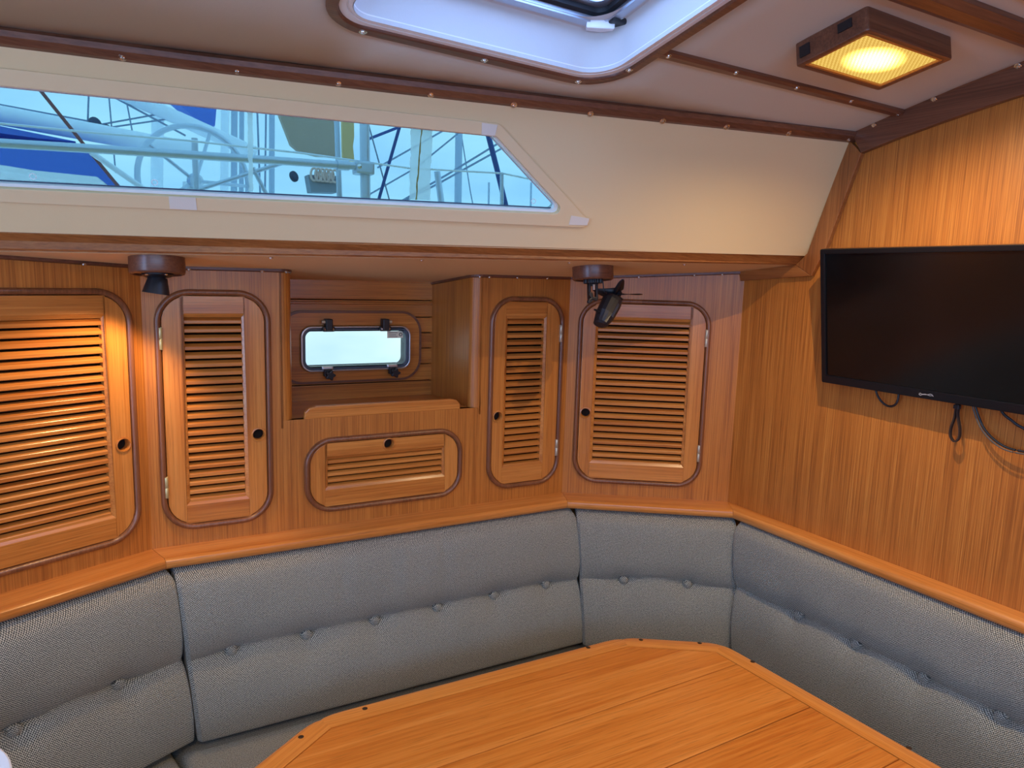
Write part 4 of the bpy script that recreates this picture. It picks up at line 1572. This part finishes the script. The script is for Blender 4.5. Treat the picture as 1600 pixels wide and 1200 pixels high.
# hub and blades on the upper end
hub = mc + axis * 0.058 + (Fi.to_3x3() @ Vector((0.006, 0, 0)))
MB().lathe([(0.0, -0.018), (0.006, -0.018), (0.006, -0.004), (0.010, -0.002), (0.0105, 0.006), (0.007, 0.011), (0.0, 0.013)], 20, hub, axis).build('hub', 'black', FAN)
bax = (Fi.to_3x3() @ Vector((0.30, 0.42, 0.86))).normalized()
bs = bax.orthogonal().normalized()
bq = bax.cross(bs)
for k in range(4):
    a0 = math.radians(20 + 90 * k)
    rad = bs * math.cos(a0) + bq * math.sin(a0)
    tan = bax.cross(rad)
    b = MB()
    vs, fs = [], []
    ns_ = 8
    for i in range(ns_ + 1):
        t = i / ns_
        r = 0.006 + 0.060 * t
        w = 0.0165 * (1 - t) ** 0.6 + 0.0022
        tw = math.radians(38 - 22 * t)
        sw = 0.006 * t * t
        for s in (-1, 0, 1):
            p = hub + rad * r + (tan * math.cos(tw) + bax * math.sin(tw)) * (w * s) + tan * sw + bax * (0.006 * t * t)
            vs.append(p)
    for i in range(ns_):
        for s in range(2):
            fs.append((i * 3 + s, i * 3 + s + 1, (i + 1) * 3 + s + 1, (i + 1) * 3 + s))
    bo_ = b.add(vs, fs, True).build('blade', 'black', FAN)
    sm_ = bo_.modifiers.new('thickness', 'SOLIDIFY')
    sm_.thickness = 0.0014
MB().tube([Vector((0.028, 0.0, -0.032)), Vector((0.030, 0.0, -0.05)), Vector((0.031, -0.002, -0.065)), mc + axis * 0.036], 0.0015, 8).build('cable', 'black', FAN)
MB().tube([mc - axis * 0.03 - sidev * 0.02, mc - axis * 0.036 - sidev * 0.036, mc - axis * 0.040 - sidev * 0.042], 0.0028, 8).build('switch_lever', 'black', FAN)

# ------------------------------------------------------------------ television on the bulkhead
tilt_ = math.atan2(0.052, 0.334)
TVY0, TVY1 = 1.225, 0.640
TVF = Matrix.Translation((1.592, 0.0, 1.308)) @ Matrix(((0, math.cos(tilt_), -math.sin(tilt_), 0), (-1, 0, 0, 0), (0, math.sin(tilt_), math.cos(tilt_), 0), (0, 0, 0, 1)))
TV = empty('television', TVF)
tag(TV, 'black flat television tilted down from the teak bulkhead', 'television')
a0, a1, HH = -TVY1 * -1 * -1, 0, 0.338
x0, x1 = -TVY0, -TVY1
MB().prism(rrect(x0, x1, 0.0, HH, 0.004, 3), [rrect(x0 + 0.013, x1 - 0.013, 0.020, HH - 0.012, 0.001, 2)], 0.0, 0.022, bev=0.0016).build('bezel', 'tvcase', TV)
MB().box((x0 + 0.004, 0.0045, 0.004), (x1 - 0.004, 0.022, HH - 0.004)).build('screen', 'tvscreen', TV)
MB().prism(rrect(x0 + 0.03, x1 - 0.03, 0.03, HH - 0.05, 0.01, 3), [], 0.022, 0.036, bev=0.004).build('back_cover', 'tvcase', TV)
MB().box((x0 + 0.18, 0.036, 0.12), (x1 - 0.18, 0.060, 0.22)).build('wall_bracket', 'black', TV)
lx = -0.949
lg = MB()
lp = [(-0.016, 0.0095), (-0.0165, 0.0065), (-0.013, 0.005), (-0.009, 0.0075), (-0.004, 0.008), (0.0, 0.0085), (0.004, 0.0095), (0.009, 0.0115), (0.013, 0.0105), (0.016, 0.007)]
lg.sweep([(lx + p[0], -0.0006, p[1] + 0.002) for p in lp], [(-0.0006, 0), (0.0006, 0), (0.0006, 0.0005), (-0.0006, 0.0005)], (0, -1, 0), smooth=False)
lp2 = [(-0.016, 0.0095), (-0.0135, 0.0105), (-0.012, 0.0085), (-0.007, 0.0088), (-0.002, 0.0098), (0.003, 0.0085), (0.008, 0.0075), (0.014, 0.0085)]
lg.sweep([(lx + p[0], -0.0006, p[1] + 0.002) for p in lp2], [(-0.0005, 0), (0.0005, 0), (0.0005, 0.0005), (-0.0005, 0.0005)], (0, -1, 0), smooth=False)
lg.build('logo', 'logo', TV)


def curve_pts(pts, n=8):
    """Catmull-Rom through the points."""
    P = [Vector(p) for p in pts]
    P = [P[0] * 2 - P[1]] + P + [P[-1] * 2 - P[-2]]
    out = []
    for i in range(1, len(P) - 2):
        for k in range(n):
            t = k / n
            a, b, c, d = P[i - 1], P[i], P[i + 1], P[i + 2]
            out.append(0.5 * ((2 * b) + (c - a) * t + (2 * a - 5 * b + 4 * c - d) * t * t + (3 * b - a - 3 * c + d) * t * t * t))
    out.append(P[-2])
    return out


X_ = 1.612
cb = MB().tube(curve_pts([(X_, 1.094, 1.335), (X_, 1.085, 1.303), (X_, 1.071, 1.284), (X_, 1.052, 1.274), (X_, 1.036, 1.278), (X_, 1.028, 1.295), (X_, 1.030, 1.335)]), 0.0027, 8).build('cable_loop', 'black')
tag(cb, 'short black cable loop hanging below the television near its logo', 'cable')
sr = MB()
sp_ = curve_pts([(X_, 0.893, 1.325), (X_, 0.893, 1.299), (X_, 0.894, 1.275), (X_, 0.899, 1.250), (X_, 0.8975, 1.232), (X_, 0.888, 1.2225), (X_, 0.8795, 1.232), (X_, 0.880, 1.252), (X_, 0.887, 1.278), (X_, 0.889, 1.300), (X_, 0.889, 1.325)])
sr.sweep(sp_, [(-0.0014, -0.004), (0.0014, -0.004), (0.0014, 0.004), (-0.0014, 0.004)], (-1, 0, 0), smooth=True)
so2 = sr.build('strap_loop', plain('dark brown webbing', srgb(46, 32, 26), 0.8))
tag(so2, 'narrow dark strap loop hanging under the television', 'strap')
MB().box((X_ - 0.006, 0.885, 1.295), (X_ + 0.004, 0.897, 1.3045), 0.001).build('buckle', 'black', so2)
cb2 = MB().tube(curve_pts([(X_, 0.858, 1.330), (X_, 0.851, 1.300), (X_, 0.828, 1.260), (X_, 0.793, 1.236), (X_, 0.755, 1.231), (X_, 0.700, 1.240), (X_, 0.66, 1.27), (X_, 0.64, 1.33)]), 0.0026, 8).build('twin_cable', 'black')
MB().tube(curve_pts([(X_ - 0.004, 0.862, 1.330), (X_ - 0.004, 0.855, 1.300), (X_ - 0.004, 0.832, 1.259), (X_ - 0.004, 0.796, 1.232), (X_ - 0.004, 0.757, 1.2265), (X_ - 0.004, 0.70, 1.236), (X_ - 0.004, 0.66, 1.27), (X_ - 0.004, 0.64, 1.33)]), 0.0016, 8).build('grey_core', plain('grey cable', srgb(84, 80, 76), 0.6), cb2)
tag(cb2, 'long black and grey cable pair sagging below the television', 'cable')
cb3 = MB().tube(curve_pts([(X_, 0.806, 1.320), (X_, 0.798, 1.302), (X_, 0.780, 1.290), (X_, 0.761, 1.280), (X_, 0.72, 1.272), (X_, 0.69, 1.32)]), 0.003, 8).build('power_cable', 'black')
tag(cb3, 'thick black cable looping under the television at the photo edge', 'cable')

# ------------------------------------------------------------------ white bowl on the galley top, just showing
gt = MB().box((-1.25, 0.42, 0.80), (-0.17, 1.03, 0.84), 0.006).build('galley_worktop', 'white')
tag(gt, 'white galley worktop under the bowl, below the frame', 'worktop')
gc = MB().box((-1.22, 0.45, 0.0), (-0.20, 1.00, 0.80), 0.004).build('galley_cabinet', 'teakZ')
tag(gc, 'teak galley cabinet under the white worktop', 'cabinet')
bw_ = MB().lathe([(0.0, 0.0), (0.05, 0.0), (0.055, 0.008), (0.095, 0.07), (0.118, 0.110), (0.121, 0.113), (0.119, 0.114), (0.114, 0.110), (0.09, 0.07), (0.05, 0.014), (0.0, 0.012)], 48, (-0.248, 0.956, 0.84)).build('white_bowl', 'white')
tag(bw_, 'white bowl whose rim shows in the lower left corner', 'bowl')

# ------------------------------------------------------------------ outside the window: rails and boats in the marina
OUT = [
    ('guard_rail', 0.0125, 'railsteel', [(-0.320, 2.400, 1.859), (-0.238, 2.400, 1.862), (0.062, 2.400, 1.874), (0.449, 2.400, 1.888), (0.707, 2.400, 1.896), (0.745, 2.41, 1.897)], 'thick stainless guard rail running across the left half of the window', 'rail'),
    ('rail_post', 0.0170, 'railsteel', [(0.759, 2.420, 2.10), (0.762, 2.400, 1.49)], 'stainless post that the thick guard rail is clamped to', 'post'),
    ('steel_post', 0.0100, 'railsteel', [(0.715, 2.600, 2.15), (0.729, 2.600, 1.70)], 'slim steel post beside the brown canvas', 'post'),
    ('steel_stanchion', 0.0115, 'railsteel', [(0.298, 3.000, 2.024), (0.300, 3.000, 1.70)], 'short stanchion standing in front of the steering wheel', 'stanchion'),
    ('lifeline', 0.0034, 'bluepale', [(-0.330, 2.500, 1.929), (-0.245, 2.500, 1.928), (-0.047, 2.500, 1.929), (0.223, 2.500, 1.936), (0.570, 2.500, 1.935), (0.949, 2.500, 1.923), (1.322, 2.500, 1.940), (1.597, 2.500, 1.916), (1.9, 2.5, 1.91)], 'thin white lifeline above the guard rail', 'lifeline'),
    ('sail_boom', 0.0560, 'bluepale', [(-1.3, 5.2, 2.42), (-0.739, 5.200, 2.392), (-0.506, 5.200, 2.381), (-0.032, 5.200, 2.339), (0.499, 5.200, 2.291)], 'pale boom of the neighbouring boat above the blue cover', 'boom'),
    ('sail_boom', 0.0500, 'bluepale', [(-0.2, 6.000, 2.86), (0.074, 6.000, 2.765), (0.539, 6.000, 2.609), (1.028, 6.000, 2.434)], 'pale boom slanting down behind the steering wheel', 'boom'),
    ('mooring_rope', 0.0085, 'ropered', [(-0.32, 4.400, 2.48), (-0.092, 4.400, 2.166), (0.057, 4.400, 1.967), (0.104, 4.400, 1.902)], 'red brown rope slanting down across the blue cover', 'rope'),
    ('mast', 0.0446, 'bluepale', [(1.27, 9.000, 4.6), (1.16, 9.000, 1.7)], 'pale mast left of the taped sealant line, nearest the wheel', 'mast'),
    ('mast', 0.0377, 'mast', [(1.43, 9.500, 4.7), (1.34, 9.500, 1.7)], 'grey mast directly behind the thin sealant line', 'mast'),
    ('mast', 0.0300, 'mast', [(1.59, 10.000, 4.8), (1.50, 10.000, 1.7)], 'slim grey mast right behind the thin sealant line', 'mast'),
    ('mast', 0.0436, 'mast', [(3.635, 8.000, 4.6), (3.65, 8.000, 1.7)], 'grey mast between the wide sealant strip and the blue strap', 'mast'),
    ('mast', 0.0238, 'mast', [(8.100, 16.000, 3.801), (8.121, 16.000, 1.8)], 'tiny distant mast just left of the blue strap', 'mast'),
    ('mast', 0.0223, 'mast', [(8.695, 15.000, 3.756), (8.723, 15.000, 1.8)], 'tiny distant mast in the slanted corner of the window', 'mast'),
    ('mast', 0.0625, 'bluepale', [(0.60, 9.000, 4.4), (0.46, 9.000, 1.7)], 'wide pale mast left of the steering wheel rim', 'mast'),
    ('mast', 0.0400, 'mast', [(2.13, 11.000, 4.6), (2.07, 11.000, 1.7)], 'grey mast beside the brown canvas', 'mast'),
    ('outrigger_tube', 0.0150, 'railsteel', [(1.350, 3.200, 2.026), (1.382, 3.200, 1.834), (1.40, 3.2, 1.70)], 'tilted steel tube right of the wide sealant strip', 'tube'),
    ('thin_stanchion', 0.0074, 'railsteel', [(1.319, 2.500, 1.942), (1.327, 2.500, 1.70)], 'thin stanchion under the lifeline beside the blue strap', 'stanchion'),
    ('rigging_rope', 0.0070, 'ropeblue', [(1.14, 3.000, 2.32), (0.96, 3.000, 1.71)], 'dark blue rope leaning left of the wide sealant strip', 'rope'),
    ('rigging_rope', 0.0034, 'ropegrey', [(0.99, 3.200, 2.30), (1.16, 3.200, 1.75)], 'thin grey rope crossing the dark blue rope', 'rope'),
    ('slanted_spar', 0.0100, 'ropeblue', [(1.590, 5.000, 2.457), (2.00, 5.000, 2.654)], 'short dark spar above the dark blue rope', 'spar'),
    ('rigging_rope', 0.0064, 'ropegrey', [(1.663, 5.000, 2.277), (2.189, 5.000, 2.605), (2.5, 5.000, 2.78)], 'upper thin rope rising past the wide sealant strip', 'rope'),
    ('rigging_rope', 0.0074, 'ropegrey', [(1.711, 5.000, 1.985), (2.195, 5.000, 2.283), (2.75, 5.000, 2.64)], 'upper rope of the slanting twin lines by the grey mast', 'rope'),
    ('rigging_rope', 0.0074, 'ropegrey', [(1.758, 5.000, 2.006), (2.146, 5.000, 2.224), (2.80, 5.000, 2.61)], 'lower rope of the slanting twin lines by the grey mast', 'rope'),
    ('rigging_rope', 0.0059, 'ropegrey', [(1.50, 5.000, 2.026), (1.947, 5.000, 2.304), (2.291, 5.000, 2.595)], 'thin rope rising from behind the rail post', 'rope'),
    ('webbing_strap', 0.0115, 'ropeblue', [(1.37, 2.800, 2.25), (1.452, 2.800, 2.007), (1.55, 2.800, 1.70)], 'wide dark blue strap near the slanted window corner', 'strap'),
    ('rigging_wire', 0.0060, 'ropegrey', [(-0.05, 6.000, 2.95), (-0.085, 6.000, 2.505)], 'wire dropping to the boom right of the red brown rope', 'wire'),
    ('rigging_wire', 0.0050, 'ropegrey', [(0.045, 6.000, 2.95), (0.072, 6.000, 2.2)], 'second wire dropping past the boom', 'wire'),
    ('control_line', 0.0060, 'ropegrey', [(-0.035, 6.000, 2.512), (0.414, 6.000, 2.655)], 'upper line leading from the larger boom block', 'line'),
    ('control_line', 0.0060, 'ropegrey', [(0.023, 6.000, 2.501), (0.421, 6.000, 2.612)], 'lower line leading from the smaller boom block', 'line'),
    ('control_line', 0.0070, 'ropegrey', [(-0.95, 6.000, 2.606), (-0.072, 6.000, 2.533)], 'thin line above the boom at the window edge', 'line'),
    ('control_line', 0.0070, 'ropegrey', [(0.0, 6.000, 2.755), (0.536, 6.000, 2.509)], 'line slanting down towards the top of the wheel', 'line'),
    ('rigging_wire', 0.0070, 'ropegrey', [(0.17, 8.000, 3.4), (0.257, 8.000, 2.776)], 'third wire, thinnest, left of the slanting boom', 'wire'),
    ('rigging_wire', 0.0083, 'ropegrey', [(1.21, 7.000, 3.5), (1.235, 7.000, 1.8)], 'left wire of the two between sealant line and canvas', 'wire'),
    ('rigging_wire', 0.0083, 'ropegrey', [(1.31, 7.000, 3.5), (1.257, 7.000, 1.8)], 'right wire of the two between sealant line and canvas', 'wire'),
    ('rigging_wire', 0.0080, 'ropegrey', [(4.08, 9.000, 3.9), (4.124, 9.000, 3.431), (4.282, 9.000, 2.667), (4.40, 9.000, 2.2)], 'thin shroud right of the grey mast', 'wire'),
    ('diagonal_tube', 0.0120, 'bluepale', [(-0.044, 3.600, 2.016), (0.136, 3.600, 1.891), (0.25, 3.600, 1.81)], 'pale tube slanting down under the guard rail', 'tube'),
    ('boat_hook', 0.0095, 'railsteel', [(0.30, 3.400, 1.86), (0.690, 3.400, 2.021)], 'pole slanting up from the wheel towards the canvas', 'pole'),
    ('steel_strut', 0.0095, 'railsteel', [(0.568, 3.400, 1.990), (0.67, 3.400, 1.79)], 'short strut slanting down right of the thin sealant line', 'strut'),
]
for nm, r, mt, pts, lab, cat in OUT:
    tag(MB().tube(pts, r, 10).build(nm, mt), lab, cat)
rc = MB().tube([(0.662, 2.400, 1.8945), (0.700, 2.400, 1.8962)], 0.0165, 14).build('rail_clamp', 'railsteel')
cl = MB().box((0.722, 2.385, 1.872), (0.785, 2.44, 1.915), 0.008).build('clamp_body', 'railsteel', rc)
MB().lathe([(0, 0.003), (0.006, 0.002), (0.008, 0)], 14, (0.733, 2.385, 1.895), (0, -1, 0)).build('bolt', 'steel', rc)
rc.parent = bpy.data.objects['guard_rail']
# steering wheel of the neighbouring boat
sw = empty('steering_wheel', Matrix.Translation((0.453, 4.6, 2.041)))
tag(sw, 'large steel steering wheel of the neighbouring boat, partly below the window edge', 'steering wheel')
MB().tube([(0.295 * math.cos(2 * math.pi * k / 48), 0.05 * math.cos(2 * math.pi * k / 48), 0.300 * math.sin(2 * math.pi * k / 48)) for k in range(48)], 0.0155, 10, closed=True).build('rim', 'railsteel', sw)
for k in range(5):
    a = math.radians(72 + 72 * k)
    MB().tube([(0.03 * math.cos(a), 0, 0.03 * math.sin(a)), (0.29 * math.cos(a), 0.05 * math.cos(a), 0.295 * math.sin(a))], 0.010, 8).build('spoke', 'railsteel', sw)
MB().lathe([(0, -0.03), (0.04, -0.03), (0.045, 0.0), (0.03, 0.04), (0, 0.04)], 20, (0, 0, 0), (0, -1, 0)).build('hub', 'railsteel', sw)
MB().tube([(0, 0.08, 0.0), (0, 0.12, -0.9)], 0.06, 12).build('pedestal', 'boatwhite', sw)


def slab(name, pts, dy, mat, label, cat):
    """outline in x,z at its own distance, given real thickness along y"""
    y = pts[0][1]
    o = MB().prism([(p[0], p[2]) for p in pts], [], y, y + dy, bev=0.0).build(name, mat)
    return tag(o, label, cat)


slab('sail_cover', [(-1.3, 4.8, 2.130), (-0.477, 4.8, 2.153), (-0.059, 4.8, 2.168), (0.075, 4.8, 2.006), (0.098, 4.8, 1.95), (-0.02, 4.8, 1.93), (-0.034, 4.8, 2.020), (-0.483, 4.8, 2.025), (-1.3, 4.8, 2.02)], 0.9, 'blue', 'large blue canvas dodger of the neighbouring boat', 'canvas cover')
slab('sail_cover', [(-1.3, 4.9, 2.290), (-0.480, 4.9, 2.277), (-0.133, 4.9, 2.236), (-0.309, 4.9, 2.233), (-0.482, 4.9, 2.240), (-1.3, 4.9, 2.235)], 0.25, 'blue', 'narrow blue cover under the pale boom', 'canvas cover')
slab('sail_cover', [(0.50, 8.0, 3.25), (1.02, 8.0, 3.27), (0.987, 8.0, 2.959), (0.846, 8.0, 2.972)], 0.3, 'blue', 'dark blue cover above the steering wheel', 'canvas cover')
slab('boat_cabin', [(-1.3, 4.3, 2.025), (-0.44, 4.3, 2.010), (-0.292, 4.3, 1.996), (-0.032, 4.3, 1.990), (0.022, 4.3, 1.945), (0.05, 4.3, 1.50), (-1.3, 4.3, 1.50)], 0.35, 'boatwhite', 'white cabin side of the neighbouring boat under the blue dodger', 'boat')
slab('weathered_canvas', [(0.555, 2.9, 2.20), (0.814, 2.9, 2.22), (0.801, 2.9, 1.997), (0.724, 2.9, 1.992), (0.656, 2.9, 2.001), (0.625, 2.9, 2.024)], 0.03, 'canvas', 'brown weathered canvas panel hanging at the window top', 'canvas')
slab('canvas_strip', [(0.848, 3.0, 2.25), (0.897, 3.0, 2.25), (0.899, 3.0, 2.10), (0.894, 3.0, 2.06), (0.900, 3.0, 2.002), (0.852, 3.0, 2.002)], 0.02, 'tan', 'tan canvas strip beside the brown panel', 'canvas')
bg_ = slab('rope_bag', [(0.652, 2.75, 1.90), (0.760, 2.75, 1.905), (0.757, 2.75, 1.844), (0.662, 2.75, 1.839)], 0.06, 'bag', 'grey rope bag with a coiled line below the brown canvas', 'bag')
for k in range(6):
    cx = 0.672 + k * 0.015
    MB().tube([(cx + 0.012 * math.cos(2 * math.pi * i / 18), 2.742 - 0.004 * (k % 2), 1.902 + 0.022 * math.sin(2 * math.pi * i / 18)) for i in range(18)], 0.0042, 6, closed=True).build('rope_coil', 'ropecream', bg_)
for nm, x, z, y, r, lab in (('tackle_block', 0.612, 1.895, 2.8, 0.020, 'dark tackle block left of the rope bag'), ('tackle_block', -0.040, 2.520, 5.98, 0.045, 'larger block on the pale boom'), ('tackle_block', 0.032, 2.49, 5.96, 0.032, 'smaller block on the pale boom')):
    o = MB().lathe([(0, -0.4 * r), (r * 0.7, -0.4 * r), (r, -0.15 * r), (r, 0.15 * r), (r * 0.7, 0.4 * r), (0, 0.4 * r)], 16, (x, y, z), (0.5, -0.8, 0.2)).build(nm, 'blockgrey')
    tag(o, lab, 'block')

# ------------------------------------------------------------------ portals help the sky light find its way in
for nm, m4, sx, sy in (('hatch portal', Matrix.Translation((0.618, 0.96, 2.14)), 0.46, 0.50),
                       ('window portal', FC @ Matrix.Translation((0.2, 0.06, 0.16)) @ Matrix.Rotation(math.radians(-90), 4, 'X'), 1.9, 0.20),
                       ('companionway portal', Matrix.Translation((-2.36, 0, 1.34)) @ Matrix.Rotation(math.radians(-90), 4, 'Y'), 1.28, 0.8),
                       ('starboard portal', Matrix.Translation((-0.25, -1.05, 1.66)) @ Matrix.Rotation(math.radians(90), 4, 'X'), 2.5, 0.32)):
    ad_ = bpy.data.lights.new(nm, 'AREA')
    ad_.shape = 'RECTANGLE'
    ad_.size, ad_.size_y = sx, sy
    ad_.cycles.is_portal = True
    po = bpy.data.objects.new(nm.replace(' ', '_'), ad_)
    COL.objects.link(po)
    po.matrix_world = m4
